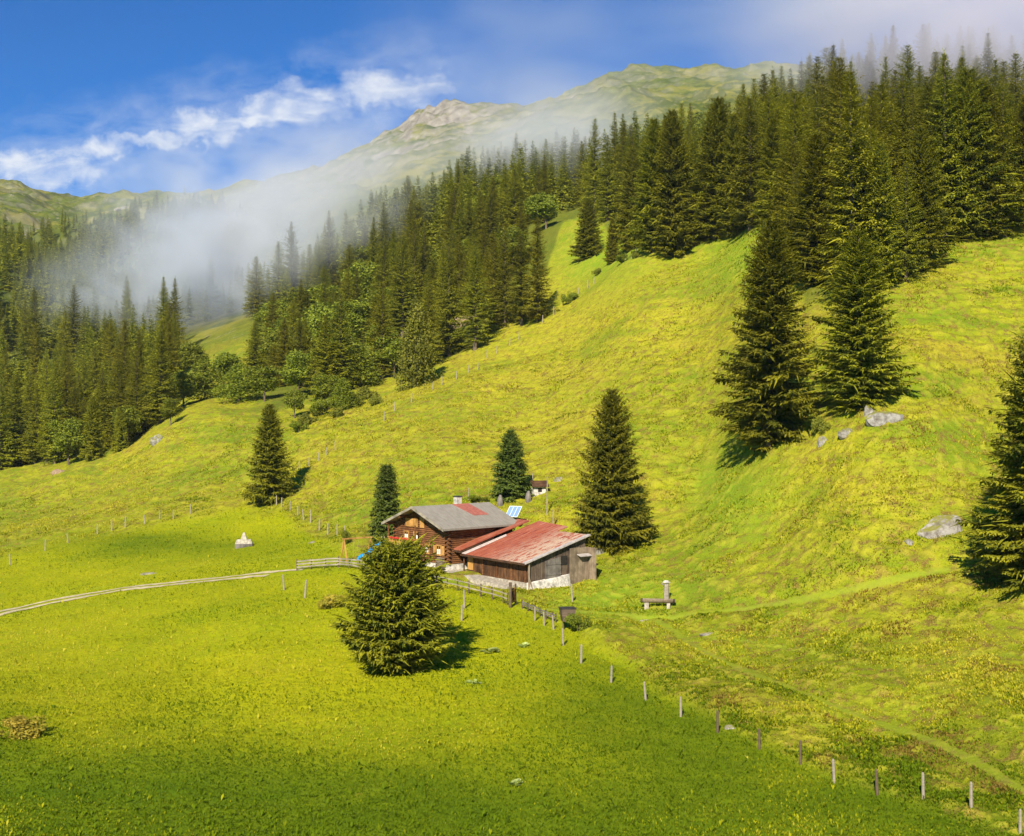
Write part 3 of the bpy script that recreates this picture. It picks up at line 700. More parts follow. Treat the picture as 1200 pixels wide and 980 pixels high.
tree_px('broad', 'spruce_tree', 464, 788, 642, 132, 'broad bushy dark spruce standing alone in the meadow in front of the farmhouse', rz=.6)
tree_px('near1', 'spruce_tree', 717, 640, 452, 88, 'full conical dark spruce just behind the right end of the barn', dmin=128, rz=1.0)
tree_px('near2', 'spruce_tree', 316, 589, 472, 60, 'lone conical spruce beside the fence posts left of the farmhouse', rz=2.0)
tree_px('column', 'spruce_tree', 452, 640, 547, 38, 'narrow blue-green column-shaped conifer at the left corner of the farmhouse', dmin=136)
tree_px('blue', 'spruce_tree', 599, 588, 507, 50, 'small blue-green conifer on the slope behind the farmhouse chimney', dmin=135)
tree_px('big1', 'spruce_tree', 899, 522, 250, 132, 'tall broad spruce with a visible trunk, left one of the pair on the right slope', rz=.5)
tree_px('big2', 'spruce_tree', 1006, 482, 272, 112, 'dark spruce beside the rocks, right one of the pair on the right slope', rz=1.5)
tree_px('big2', 'spruce_tree', 1216, 695, 380, 176, 'large sunlit spruce cut off by the right edge of the view', rz=3.0)
tree_px('near2', 'spruce_tree', 689, 306, 236, 40, 'small isolated dark spruce in the clearing below the upper woods', dmin=200)
tree_px('near2', 'spruce_tree', 718, 306, 254, 21, 'thin young spruce right of the isolated dark one in the upper clearing', dmin=200)
tree_px('birch', 'birch_tree', 488, 456, 347, 54, 'yellow-green broadleaf tree standing in front of the dark woods edge', dmin=200)
tree_px('near2', 'spruce_tree', 109, 538, 462, 30, 'young dark spruce with bare lower trunk at the edge of the left woods', dmin=200)
tree_px('near2', 'spruce_tree', 141, 527, 474, 24, 'smaller of the two young spruces at the foot of the left woods', dmin=200)
# spruces that stand out at the front of the woods on the right
G1 = 'big spruces at the front of the upper right woods'
FRONT = [(764, 300, 142), (790, 300, 128), (812, 292, 150), (838, 284, 118), (858, 276, 132), (880, 270, 112), (905, 266, 138), (742, 290, 170), (712, 262, 160),
         (938, 330, 196), (958, 334, 158), (984, 332, 178), (1008, 328, 150), (1034, 330, 160), (1062, 322, 178), (1078, 312, 140), (925, 300, 170),
         (1108, 284, 60), (1132, 282, 78), (1152, 278, 96), (1176, 276, 98), (1200, 270, 112), (1098, 282, 118), (1165, 270, 140), (1222, 270, 90)]
for i, (px, b, t) in enumerate(FRONT):
    nb_ = ['above the green saddle' if px < 915 else 'in the wedge running downslope' if px < 1085 else 'at the upper right edge'][0]
    tree_px('big1' if i % 3 == 0 else 'big2' if i % 3 == 1 else 'wood%d' % (i % 6), 'spruce_tree', px, b, t, (b - t) * rnd.uniform(.38, .50), 'big dark spruce in the front row of woods ' + nb_, group='big spruces ' + nb_, dmin=150)
G2 = 'spruces at the sunlit lower edge of the middle woods'
for i, (px, b, t) in enumerate([(630, 374, 250), (612, 378, 268), (592, 380, 262), (572, 372, 290), (556, 364, 276), (530, 368, 262), (520, 384, 288), (472, 400, 276), (502, 392, 312), (448, 444, 330), (545, 372, 300)]):
    tree_px('wood%d' % (i % 6), 'spruce_tree', px, b, t, (b - t) * rnd.uniform(.34, .42), 'dark spruce on the sunlit lower edge of the middle woods above the fence', group=G2, dmin=200)

# the woods themselves: scattered positions, the nearest as single trees, the farthest as one mass
def scatter(pxr, dr, step, seed, test=None):
    r = np.random.RandomState(seed); out = []
    y = dr[0]
    while y < dr[1]:
        x0, x1 = (pxr[0] - 600) / FPX * y, (pxr[1] - 600) / FPX * y
        for x in np.arange(x0, x1, step):
            xx, yy = x + r.uniform(-.42, .42) * step, y + r.uniform(-.42, .42) * step
            if wood_mask(np.array([xx]), np.array([yy]))[0] and (test is None or test(xx / yy * FPX + 600, yy, r)): out.append((xx, yy))
        y += step
    return out
ALLT = []
taken = [o.location.copy() for o in C.objects if o.name.startswith('spruce_tree')]
def free(x, y, m=3.2): return all((x - p.x) ** 2 + (y - p.y) ** 2 > m * m for p in taken)
for (x, y) in scatter((690, 1260), (150, 420), 8.0, 1): ALLT.append((x, y, 'right'))
for (x, y) in scatter((285, 700), (225, 540), 7.8, 2, lambda px, d, r: fbm(np.array([px * d / 1449.]), np.array([d]), 24, 2, 88)[0] > -.16 + .2 * (px < 480) * (d < 330) - .2 * (d > 430) and r.rand() < (.9 if d > 320 else .85 if px > 480 else .7) * (1 if px > 420 or d < 430 else .6)): ALLT.append((x, y, 'middle'))
for (x, y) in scatter((-60, 215), (255, 420), 7.8, 3): ALLT.append((x, y, 'left'))
for (x, y) in scatter((-60, 290), (405, 1000), 9.2, 4, lambda px, d, r: fbm(np.array([px * d / 1449.]), np.array([d]), 90, 2, 8)[0] > (-.8 if d < 720 else -.38)): ALLT.append((x, y, 'far'))
for (x, y) in scatter((285, 1250), (420, 680), 10.5, 5, lambda px, d, r: r.rand() < (.7 if px > 420 else .35) and (d < 560 or px > 640)): ALLT.append((x, y, 'far'))
ALLT = [(x, y, w) for x, y, w in ALLT if free(x, y)]
zs = ground(np.array([a[0] for a in ALLT]), np.array([a[1] for a in ALLT]))
hts = np.clip(RS.normal(.88, .22, len(ALLT)) + .12 * fbm(np.array([a[0] for a in ALLT]), np.array([a[1] for a in ALLT]), 25, 2, 301), .38, 1.25)
for k_, (x, y, w) in enumerate(ALLT):
    if w == 'left': hts[k_] *= .84
    if w == 'middle': hts[k_] *= .66 + .24 * float(sstep(330, 470, x / y * FPX + 600))
# rough visibility: sweep outwards and keep the height of the skyline per bearing
order = np.argsort([a[1] for a in ALLT]); sky_row = np.full(400, 1e9); vis = np.zeros(len(ALLT))
for k in order:
    x, y, w = ALLT[k]; h = 24 * hts[k]
    px = x / y * FPX + 600; bi = int(np.clip((px + 200) / 4, 1, 398)); top = HOR - (zs[k] + h) / y * FPX
    hw = max(1, int(2.2 / y * FPX / 4)); lo, hi = max(0, bi - hw), min(400, bi + hw + 1)
    vis[k] = max(0, np.minimum(sky_row[lo:hi].max(), HOR - zs[k] / y * FPX) - top) * (24 / y) * (1 if -25 < px < 1225 else .03)
    sky_row[lo:hi] = np.minimum(sky_row[lo:hi], top + h * .35 / y * FPX)
rank = np.argsort(-vis); single = set(int(k) for k in rank[:255] if vis[k] > 0)
LAB = {'right': ('tall dark spruce among the dense woods on the upper right slope', 'spruces of the upper right woods'),
       'middle': ('dark spruce among the steep woods in the middle of the view', 'spruces of the middle woods'),
       'left': ('tall spruce in the shaded woods at the left edge of the meadow', 'spruces of the left woods'),
       'far': ('distant spruce on the misty slope across the valley', 'spruces on the misty far slope')}
rest = []
for k, (x, y, w) in enumerate(ALLT):
    if k in single:
        h = 24 * hts[k]
        plant('wood%d' % rnd.randrange(7), 'spruce_tree', (x, y, zs[k] - .3), h, h ** .5 * 24 ** .5 * rnd.uniform(.175, .245), label=LAB[w][0], cat='tree', group=LAB[w][1])
    else: rest.append(k)
def low_spruce(seed, H, RR):
    me, _ = spruce_mesh('tmp', seed, H, RR, .95, 5, None, bare=.05, irregular=.28, wide=.85, hang=2)
    n = len(me.vertices); V = np.empty(n * 3, np.float32); me.vertices.foreach_get('co', V)
    t = np.empty(n, np.float32); me.attributes['tint'].data.foreach_get('value', t); p = np.empty(n, np.float32); me.attributes['tip'].data.foreach_get('value', p)
    bpy.data.meshes.remove(me); return V.reshape(-1, 3), t, p
LOWS = [low_spruce(80 + i, 24, [4.8, 5.4, 4.5, 5.0][i]) for i in range(4)]
VV, TT, PP = [], [], []
for k in rest:
    x, y, w = ALLT[k]; V, t, p = LOWS[rnd.randrange(4)]; a = rnd.uniform(0, 6.28); s = hts[k] * (.8 if w == 'far' else 1)
    c_, s_ = math.cos(a), math.sin(a)
    VV.append(np.stack([(V[:, 0] * c_ - V[:, 1] * s_) * s + x, (V[:, 0] * s_ + V[:, 1] * c_) * s + y, V[:, 2] * s + zs[k] - .3], -1)); TT.append(np.clip(t + rnd.uniform(-.25, .25), 0, 1)); PP.append(p)
VV = np.concatenate(VV); NQ = len(VV) // 4
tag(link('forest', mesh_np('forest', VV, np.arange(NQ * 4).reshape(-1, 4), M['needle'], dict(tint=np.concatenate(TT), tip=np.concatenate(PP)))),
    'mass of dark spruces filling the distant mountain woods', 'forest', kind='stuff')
# scattered small trees of the far tree line
VV, TT, PP = [], [], []
for i in range(110):
    px = rnd.uniform(70, 330); d = rnd.uniform(900, 1120); x = (px - 600) / FPX * d
    V, t, p = LOWS[i % 4]; s = rnd.uniform(.25, .5)
    VV.append(V * s + np.array([x, d, gz(x, d) - .3])); TT.append(t); PP.append(p)
VV = np.concatenate(VV); NQ = len(VV) // 4
tag(link('tree_line', mesh_np('tree_line', VV, np.arange(NQ * 4).reshape(-1, 4), M['needle'], dict(tint=np.concatenate(TT), tip=np.concatenate(PP)))),
    'straggling small spruces along the upper tree line of the far ridge', 'trees', kind='stuff')

# broadleaf trees and shrubs among the woods
BL = [(310, 475, 45, 'middle'), (322, 400, 55, 'middle'), (338, 415, 50, 'middle'), (360, 395, 60, 'middle'), (385, 385, 55, 'middle'), (405, 440, 55, 'middle'), (385, 478, 45, 'middle'), (445, 425, 45, 'middle'), (420, 455, 50, 'middle'), (470, 385, 55, 'middle'), (368, 448, 55, 'middle'), (545, 330, 50, 'middle'), (600, 320, 55, 'middle'), (640, 270, 45, 'middle'), (565, 270, 45, 'middle'), (60, 535, 50, 'left'), (120, 522, 46, 'left'), (780, 190, 55, 'upper'), (830, 175, 55, 'upper'), (940, 190, 60, 'upper'), (1060, 200, 60, 'upper'),
      (350, 470, 60, 'middle'), (372, 420, 70, 'middle'), (395, 460, 50, 'middle'), (412, 408, 60, 'middle'), (430, 370, 70, 'middle'), (440, 395, 60, 'middle'), (425, 345, 60, 'middle'),
      (330, 440, 60, 'middle'), (402, 482, 40, 'middle'), (462, 440, 50, 'middle'), (345, 490, 36, 'middle'), (500, 345, 60, 'middle'), (585, 250, 45, 'middle'), (625, 235, 40, 'middle'), (240, 470, 50, 'gully'), (215, 480, 45, 'gully'), (262, 462, 50, 'gully'),
      (280, 475, 45, 'gully'), (200, 500, 34, 'gully'), (228, 452, 50, 'gully'), (170, 505, 50, 'left'), (188, 492, 45, 'left'), (150, 520, 50, 'left'), (40, 545, 60, 'left'), (80, 542, 58, 'left'), (10, 552, 55, 'left'),
      (735, 200, 60, 'upper'), (890, 160, 60, 'upper'), (690, 215, 45, 'upper'), (995, 225, 60, 'upper')]
for i, (px, b, hp, w) in enumerate(BL):
    lab = {'middle': 'rounded light green broadleaf tree among the middle woods', 'gully': 'green alder thicket tree in the gully below the mist', 'left': 'pale green broadleaf tree at the foot of the left woods', 'upper': 'lighter green broadleaf tree among the upper right spruces'}[w]
    tree_px('broad%d' % (i % 3), 'broadleaf_tree', px, b, b - hp, hp * rnd.uniform(.95, 1.3), lab, group=lab.split(' tree')[0] + ' trees ' + w, dmin=150)
for i, (px, b, hp) in enumerate([(360, 498, 18), (378, 486, 22), (395, 492, 15), (412, 478, 20), (430, 468, 20), (350, 508, 15), (440, 478, 14), (668, 352, 14), (700, 322, 10), (730, 312, 12), (745, 306, 10), (575, 388, 12), (560, 392, 10)]):
    tree_px('bush' if i % 2 else 'bush_yellow', 'shrub', px, b, b - hp, hp * 1.5, 'low yellow-green shrub on the slope below the woods edge', 'shrub', 'shrubs below the woods edge', dmin=150)
tree_px('bush_brown', 'shrub', 30, 866, 838, 70, 'brownish bush alone in the meadow near the lower left corner', 'shrub')
tree_px('bush_brown', 'shrub', 388, 714, 696, 46, 'rust-tinted bush behind the single spruce in the meadow', 'shrub')
tree_px('bush', 'shrub', 677, 742, 716, 30, 'dark green bush beside the dark basket below the barn', 'shrub')
tree_px('bush', 'shrub', 459, 655, 636, 22, 'green bush at the foot of the farmhouse gable', 'shrub', dmin=125)
tree_px('bush', 'shrub', 404, 640, 622, 14, 'small dark shrub behind the wooden climbing frame', 'shrub')
tree_px('bush_yellow', 'shrub', 962, 512, 488, 26, 'leafy shrub growing between the rocks on the right slope', 'shrub')
tree_px('bush', 'shrub', 925, 500, 478, 36, 'shrub at the foot of the tall spruce pair', 'shrub')
tree_px('bush', 'shrub', 560, 592, 582, 26, 'low dark shrub right behind the farmhouse roof', 'shrub', dmin=135)

# leafy herbs in the meadow below the barn
def herb(px, py, n, L, label):
    p = at(px, py); r = np.random.RandomState(int(px)); o = empty('leafy_plant', p, label=label, cat='plant')
    V = []; Fq = []; T = []; TI = []
    for k in range(n):
        a = r.uniform(0, 6.28); e = r.uniform(.3, .9); base = np.array([r.uniform(-.3, .3), r.uniform(-.3, .3), .02]) ; d = np.array([math.cos(a) * math.cos(e), math.sin(a) * math.cos(e), math.sin(e)]); w = np.array([-math.sin(a), math.cos(a), 0]) * L * .3
        l = L * r.uniform(.7, 1.2); b = len(V)
        V += [base, base + d * l * .5 + w, base + d * l * .9 - np.array([0, 0, .25 * l]), base + d * l * .5 - w]; Fq.append((b, b + 1, b + 2, b + 3)); t = r.uniform(0, 1); T += [t] * 4; TI += [.2, .6, 1, .6]
    link('leaves', mesh_np('leaves', np.array(V), np.array(Fq), M['leaf_green'], dict(tint=np.array(T), tip=np.array(TI))), o)
herb(576, 764, 26, .75, 'clump of big pale leaves in the meadow below the gate')
herb(613, 757, 18, .6, 'clump of pale leaves beside the rusty grass patch')
herb(556, 800, 22, .45, 'small light green weed clump right of the single spruce')
herb(604, 922, 20, .45, 'small light green weed clump low in the foreground meadow')

# ------------------------------------------------------------------ rocks
def rock(px, py, w, d_, h, label, seed, dmin=50.0, mt='rock', cat='rock', rz=0, group=None, name='rock', tilt=0.0):
    import bmesh
    bm = bmesh.new(); bmesh.ops.create_icosphere(bm, subdivisions=4, radius=1)
    V = np.array([v.co[:] for v in bm.verts]); r = np.random.RandomState(seed)
    q = V.copy()
    for k in range(9):
        n = unit(r.normal(0, 1, 3)); c = r.uniform(.55, .85); dd = q @ n; q = q - np.maximum(dd - c, 0)[:, None] * n * .9
    q += V * (fbm(V[:, 0] * 3 + V[:, 2] * 2, V[:, 1] * 3 - V[:, 2], 1.0, 4, seed) * .16)[:, None]
    q = q * np.array([w / 2, d_ / 2, h])
    if tilt: q[:, 2] += q[:, 0] * tilt
    for v, c in zip(bm.verts, q): v.co = c
    me = bpy.data.meshes.new(name); bm.to_mesh(me); bm.free(); me.materials.append(M[mt])
    o = link(name, me); p = at(px, py, dmin); o.location = p + Vector((0, 0, -h * .22)); o.rotation_euler = (0, 0, rz)
    return tag(o, label, cat, group)
rock(1098, 630, 5.4, 2.4, 1.7, 'large pale grey rock outcrop below the right-hand spruce', 3, tilt=.28, name='rock_outcrop')
rock(1066, 640, 1.0, .8, .45, 'small pale stone at the lower left end of the large outcrop', 12)
rock(1038, 500, 4.0, 2.2, 1.1, 'mossy brown rock at the right end of the rocks by the spruce pair', 5, name='rock_outcrop')
rock(1018, 492, 1.4, 1.2, 1.2, 'upright pale rock beside the mossy brown one on the right slope', 6)
rock(992, 514, 1.8, 1.2, .75, 'pale blocky rock in the middle of the rocks by the spruce pair', 8)
rock(964, 522, 1.1, .9, .8, 'left pale rock below the shrub by the spruce pair', 9)
rock(1002, 422, 1.6, 1.2, .8, 'pale rock showing between the two big spruces of the right slope', 14, dmin=100)
rock(550, 378, 9, 5, 2.2, 'bare reddish earth bank under the middle woods', 10, dmin=220, mt='dirt', cat='earth bank', name='earth_bank')
rock(185, 517, 3.4, 2.2, 1.9, 'grey boulder at the foot of the left woods', 11, dmin=200)
rock(72, 550, 4.5, 2.2, .9, 'brownish earth mound on the meadow below the left woods', 13, dmin=200, mt='dirt', cat='mound', name='earth_mound')
rock(16, 276, 12, 12, 6, 'small pale cliff among the far left spruces', 15, dmin=560, name='cliff')
rock(30, 281, 8, 10, 8, 'white cliff face among the far left spruces', 18, dmin=560, name='cliff')
rock(147, 238, 26, 14, 5, 'rocky knob on the far left skyline ridge', 16, dmin=1000, name='crag')
rock(162, 286, 8, 8, 4, 'tiny white rock patch on the far misty slope', 17, dmin=700)
rock(830, 748, 1.5, .5, .25, 'pale stone lying beside the path right of the trough', 19)
rock(856, 857, .9, .45, .25, 'pale fallen branch-like stone beside the fence posts', 20)
rock(766, 722, 3.4, 1.8, .14, 'flat pale patch of trampled gravel in front of the log trough', 21, mt='stone', cat='gravel patch', name='gravel_patch')
rock(366, 635, 1.0, .6, .35, 'small pale stone on the slope above the board fence', 22)
rock(175, 673, 2.0, .8, .3, 'low stone in the grass beside the narrow path', 23)
rock(700, 643, 1.7, 1.2, 1.1, 'pale boulder at the right end of the barn', 24)
rock(655, 566, 1.6, 1.2, .45, 'greyish rock on the slope behind the tall poles', 26, dmin=140)

# ------------------------------------------------------------------ mountain ledges are in the ground; fence posts
def post_mesh(h, r, m, seed):
    rr = random.Random(seed); b = MB(); lx, ly = rr.uniform(-.07, .07), rr.uniform(-.07, .07)
    b.bar((0, 0, -.4), (lx, ly, h * .93), r, r * .9, 7); b.bar((lx, ly, h * .93), (lx * 1.07, ly * 1.07, h), r * .9, r * .45, 7)
    return b.me('fence_post', m, False)
PM = [post_mesh(1.25, .085, M['post'], i) for i in range(4)]; PMD = [post_mesh(1.25, .08, M['post_dark'], 10 + i) for i in range(2)]
def posts(pts, label, group, dark=(), dmin=50, h=1.0, step=1):
    for i, (px, py) in enumerate(pts):
        o = link('fence_post', (PMD[i % 2] if i in dark else PM[i % 4])); o.location = at(px, py, dmin); o.rotation_euler = (rnd.uniform(-.05, .05), rnd.uniform(-.05, .05), rnd.uniform(0, 6)); hh = h * rnd.uniform(.88, 1.12); o.scale = (hh ** .5, hh ** .5, hh)
        tag(o, ('dark ' if i in dark else 'weathered ') + label, 'fence post', group)
posts([(1196, 972), (1138, 954), (1082, 942), (1028, 933), (978, 918), (938, 898), (890, 880), (841, 861), (798, 841), (757, 820), (716, 798), (681, 776), (660, 754)],
      'wooden post of the fence running down to the lower right corner', 'posts of the lower right fence', dark=(3, 5, 6, 7), h=1.0)
posts([(12, 662), (53, 648), (80, 640), (114, 629), (131, 626), (147, 623), (170, 618), (187, 612), (203, 611), (223, 606)],
      'wooden post of the fence across the left meadow', 'posts of the left meadow fence', h=1.15)
posts([(324, 592), (330, 594), (340, 598), (349, 606), (356, 612), (364, 615), (374, 620), (384, 625), (395, 630), (405, 634)],
      'pale wooden post of the fence below the lone conical spruce', 'posts below the lone spruce', h=1.15)
posts([(362, 546), (373, 541), (382, 535), (393, 529), (351, 552)], 'wooden post of the short fence above the lone conical spruce', 'posts above the lone spruce', h=1.1)
posts([(608, 394), (597, 403), (582, 411), (571, 417), (560, 430), (549, 438), (535, 449), (518, 456), (507, 462), (482, 478), (462, 488), (450, 498), (636, 376)],
      'small pale post of the fence along the lower edge of the middle woods', 'posts along the middle woods', dmin=150, h=1.25)
posts([(696, 332), (689, 336), (678, 342), (668, 350), (660, 356), (649, 366), (733, 308), (740, 307), (746, 303)], 'small pale post of the fence in the upper clearing', 'posts in the upper clearing', dmin=150, h=1.25)
posts([(333, 691), (357, 702)], 'wooden post left of the single meadow spruce', 'posts left of the meadow spruce', h=1.3)
posts([(544, 713), (541, 728)], 'wooden post in the grass below the terrace fence', 'posts below the terrace fence', h=1.15)
posts([(671, 696 + 4)], 'pale post standing at the right end of the barn', None, h=1.3)
posts([(627, 726), (638, 731), (649, 736)], 'short pale post of the fence beside the dark basket', 'posts beside the dark basket', h=.9)

def pole(px, py, h, r, label, name='pole', dmin=120, m='post'):
    p = at(px, py, dmin); b = MB(); b.bar((0, 0, -.4), (.05, 0, h), r, r * .8, 7)
    o = b.build(name, M[m]); o.location = p; return tag(o, label, 'pole')
pole(641, 607, 4.4, .08, 'tallest thin wooden pole on the slope behind the barn')
pole(624, 575, 2.0, .08, 'thin wooden pole left of the little white shrine hut')
pole(648, 617, 2.1, .08, 'short leaning pole between the barn roof and the spruce')
pole(549, 586, 1.6, .06, 'thin stake behind the farmhouse chimney')

# ------------------------------------------------------------------ rails, fences, gate
def rail_fence(name, pts, label, h=1.0, rails=(.35, .65, .95), board=.14, gap=1.6, m='post', mp='post_dark', cat='fence'):
    W = np.array([hit(*p) for p in pts]); W = resample(W, .25); L = len(W)
    org = Vector((W[0][0], W[0][1], gz(*W[0]))); o = empty(name, org, label=label, cat=cat)
    k = max(2, int(gap / .25)); pp = [Vector((W[i][0], W[i][1], gz(*W[i]))) - org for i in list(range(0, L - 1, k)) + [L - 1]]
    for i, p in enumerate(pp):
        b = MB(); b.bar(p + Vector((0, 0, -.4)), p + Vector((rnd.uniform(-.03, .03), rnd.uniform(-.03, .03), h * 1.12 * rnd.uniform(.93, 1.08))), .075, .06, 6); b.build('post', M[mp], o)
    for r in rails:
        for a, c in zip(pp[:-1], pp[1:]):
            b = MB(); j = Vector((0, -.09, 0)); b.beam(a + j + Vector((0, 0, h * r + rnd.uniform(-.04, .04))), c + j + Vector((0, 0, h * r + rnd.uniform(-.04, .04))), .04, board); b.build('rail', M[m], o)
    return o
rail_fence('board_fence', [(348, 667), (375, 664), (390, 663), (408, 664), (430, 667), (447, 670)], 'three-board wooden fence in front of the blue slide')
rail_fence('terrace_fence', [(500, 682), (540, 692), (570, 700), (596, 708)], 'rail fence with dark posts along the terrace below the barn', rails=(.55, .95), board=.10)
rail_fence('short_fence', [(612, 712), (630, 720), (652, 729)], 'low tumbledown rail fence between gate and dark basket', h=.7, rails=(.6, .9), board=.12, gap=1.2, m='plank_grey')
# gate
def gate():
    p = at(598, 711); q = at(613, 703); o = empty('wooden_gate', p, label='brown wooden gate with diagonal brace hung on a thick dark post', cat='gate')
    v = q - p; v.z = 0; v = v.normalized() * 1.35; 
    b = MB(); b.bar((0, 0, -.5), (0, 0, 2.2), .15, .13, 8); b.build('gate_post', M['post_dark'], o)
    b = MB(); b.bar(tuple(v * 1.12 + Vector((0, 0, -.5))), tuple(v * 1.12 + Vector((0, 0, 1.9))), .09, .08, 8); b.build('gate_post', M['post_dark'], o)
    b = MB(); n = Vector((-v.y, v.x, 0)).normalized() * .04
    for k in range(7):
        c = v * (.14 + k * .13); b.beam(c + Vector((0, 0, .35)), c + Vector((0, 0, 1.6)), .14, .03)
    b.build('gate_boards', M['log'], o)
    b = MB(); f = -n if n.y > 0 else n
    for a, c in (((.12, .5), (.95, .5)), ((.12, 1.45), (.95, 1.45)), ((.12, .5), (.95, 1.45))):
        b.beam(v * a[0] + f + Vector((0, 0, a[1])), v * c[0] + f + Vector((0, 0, c[1])), .05, .12)
    b.build('gate_brace', M['honey'], o)
gate()

# ------------------------------------------------------------------ farmhouse
def house():
    o = empty('farmhouse', (HO[0], HO[1], HZ), math.atan2(HE[1], HE[0]), label='brown log farmhouse with grey shingled gable roof and white chimney', cat='house')
    LX, WY = 8.8, 9.2; mid = 4.6; RI = 6.12; EZ = 4.12; sl = (RI - EZ) / 5.4; th = .2
    def under(y): return RI - abs(y - mid) * sl - th - .02
    # masonry foot
    b = MB(); b.box(-.12, LX, -.12, WY + .12, -1.2, .35); b.build('stone_foot', M['white'], o)
    # log walls
    def wall(fn, cut=()):
        b = MB(); lh = .21; z = .36; k = 0
        while z < RI:
            if not fn(b, z, lh, k): break
            z += lh; k += 1
        return b
    g = MB(); k = 0; z = .36; lh = .21
    while z + lh < RI - .2:
        reach = (RI - th - .02 - (z + lh)) / sl; y0, y1 = max(0, mid - reach), min(WY, mid + reach)
        ext = .28 if (k % 2 == 0 and z < EZ - .4) else 0
        if y1 - y0 > .3: g.bar((.10, y0 - ext, z + lh / 2), (.10, y1 + ext, z + lh / 2), .125, None, 6, .52)
        z += lh; k += 1
    g.build('front_wall', M['log'], o)
    g = MB(); k = 0; z = .36
    while z + lh < RI - .2:
        reach = (RI - th - .02 - (z + lh)) / sl; y0, y1 = max(0, mid - reach), min(WY, mid + reach)
        if y1 - y0 > .3: g.bar((LX - .1, y0, z + lh / 2), (LX - .1, y1, z + lh / 2), .125, None, 6, .52)
        z += lh; k += 1
    g.build('back_wall', M['log_dark'], o)
    for yy in (.10, WY - .10):
        g = MB(); z = .36; k = 0
        while z + lh < under(0) + .05:
            ext = .28 if k % 2 else 0
            g.bar((-ext, yy, z + lh / 2), (LX + ext * .5, yy, z + lh / 2), .125, None, 6, .52); z += lh; k += 1
        g.build('side_wall', M['log'], o)
    # roof, two slabs with slab thickness
    x0, x1 = -1.15, 9.35
    r = MB()
    for sg in (-1, 1):
        e = mid + sg * 5.4
        a = [(x0, mid, RI), (x1, mid, RI), (x1, e, EZ), (x0, e, EZ)]; c = [(p[0], p[1], p[2] - th) for p in a]
        r.hull(c, a)
    rf = r.build('roof', M['roof_grey'], o)
    p = MB(); y_a, y_b = mid - .05, mid - 2.9
    zz = lambda y: RI - abs(y - mid) * sl
    a = [(4.2, y_a, zz(y_a) + .03), (6.4, y_a, zz(y_a) + .03), (6.9, y_b, zz(y_b) + .03), (4.9, y_b, zz(y_b) + .03)]
    p.hull([(q[0], q[1], q[2] - .025) for q in a], a); p.build('roof_patch', M['red_patch'], rf)['label'] = 'faded red metal patch below the chimney'
    v = MB()
    for sg in (-1, 1):
        e = mid + sg * 5.45
        v.hull([(x0 - .06, mid, RI + .03), (x0 - .06, e, EZ + .01), (x0 - .06, e, EZ - .27), (x0 - .06, mid, RI - .25)], [(x0 - .003, mid, RI + .03), (x0 - .003, e, EZ + .01), (x0 - .003, e, EZ - .27), (x0 - .003, mid, RI - .25)])
    v.build('bargeboard', M['post'], rf)
    # purlins under the overhang
    v = MB()
    for y in (-.0, 2.3, mid, 6.9, 9.2): v.beam((x0 + .05, y, zz(y) - th - .13), (.0, y, zz(y) - th - .13), .18, .2)
    v.build('purlins', M['log'], rf)
    ch = MB(); ch.box(5.0, 5.6, mid + .1, mid + .75, RI - .6, RI + .75); c = ch.build('chimney', M['white'], rf)
    cb = MB(); cb.box(4.93, 5.67, mid + .03, mid + .82, RI + .751, RI + .83); cb.build('chimney_cap', M['metal_dark'], c)
    # windows on the gable front (wall face near x = -.03)
    def window(y, z, w, h, mm='honey', glass='dark', curtain=True, shutters=False):
        f = MB()
        f.box(-.12, -.02, y - w / 2 - .14, y - w / 2, z - h / 2 - .14, z + h / 2 + .14); f.box(-.12, -.02, y + w / 2, y + w / 2 + .14, z - h / 2 - .14, z + h / 2 + .14)
        f.box(-.12, -.02, y - w / 2, y + w / 2, z + h / 2, z + h / 2 + .14); f.box(-.14, -.02, y - w / 2, y + w / 2, z - h / 2 - .14, z - h / 2)
        f.box(-.10, -.06, y - .03, y + .03, z - h / 2, z + h / 2)
        w_ = f.build('window', M[mm], o)
        g = MB(); g.box(-.055, -.045, y - w / 2, y + w / 2, z - h / 2, z + h / 2); g.build('pane', M['dark'], w_)
        if curtain:
            g = MB(); g.box(-.075, -.058, y - w / 2 + .03, y + w / 2 - .03, z - h / 2 + .02, z + h * .12); g.build('curtain', M['cloth'], w_)
        if shutters:
            for s in (-1, 1):
                g = MB(); yy = y + s * (w / 2 + .14 + .24); g.box(-.10, -.03, yy - .22, yy + .22, z - h / 2 - .05, z + h / 2 + .05); g.build('shutter', M[mm], w_)
    window(1.35, 1.75, .62, .85, shutters=True)
    window(3.35, 1.75, .5, .8, shutters=False)
    window(5.25, 2.95, .62, .62); window(7.0, 2.95, .62, .62)
    window(5.6, 1.45, .6, .7, curtain=False)
    # loft cladding
    b = MB()
    for k in range(9): b.box(-.09, -.03, 5.0 + k * .24, 5.0 + k * .24 + .225, 3.86, 4.75)
    b.build('loft_cladding', M['honey'], o)
    window(6.0, 4.32, .34, .5, curtain=False)
    b = MB()
    for k in range(3): b.box(-.09, -.03, 3.9 + k * .24, 3.9 + k * .24 + .225, 3.86, 5.0)
    b.build('loft_cladding', M['honey'], o)
    # balcony
    bal = MB(); bal.box(-1.0, -.02, 4.2, 9.1, 2.02, 2.14); bl = bal.build('balcony', M['honey'], o)
    r = MB()
    for k in range(24): r.box(-1.0, -.96, 4.2 + k * .203, 4.2 + k * .203 + .15, 1.9, 2.62)
    r.box(-1.05, -.93, 4.15, 9.15, 2.62, 2.70); r.build('balustrade', M['honey'], bl)
    r = MB()
    for y in (4.25, 9.05): r.beam((-.95, y, -.3), (-.95, y, 4.15 if y < 5 else 3.9), .12, .12)
    r.build('balcony_posts', M['log'], bl)
    fl = MB()
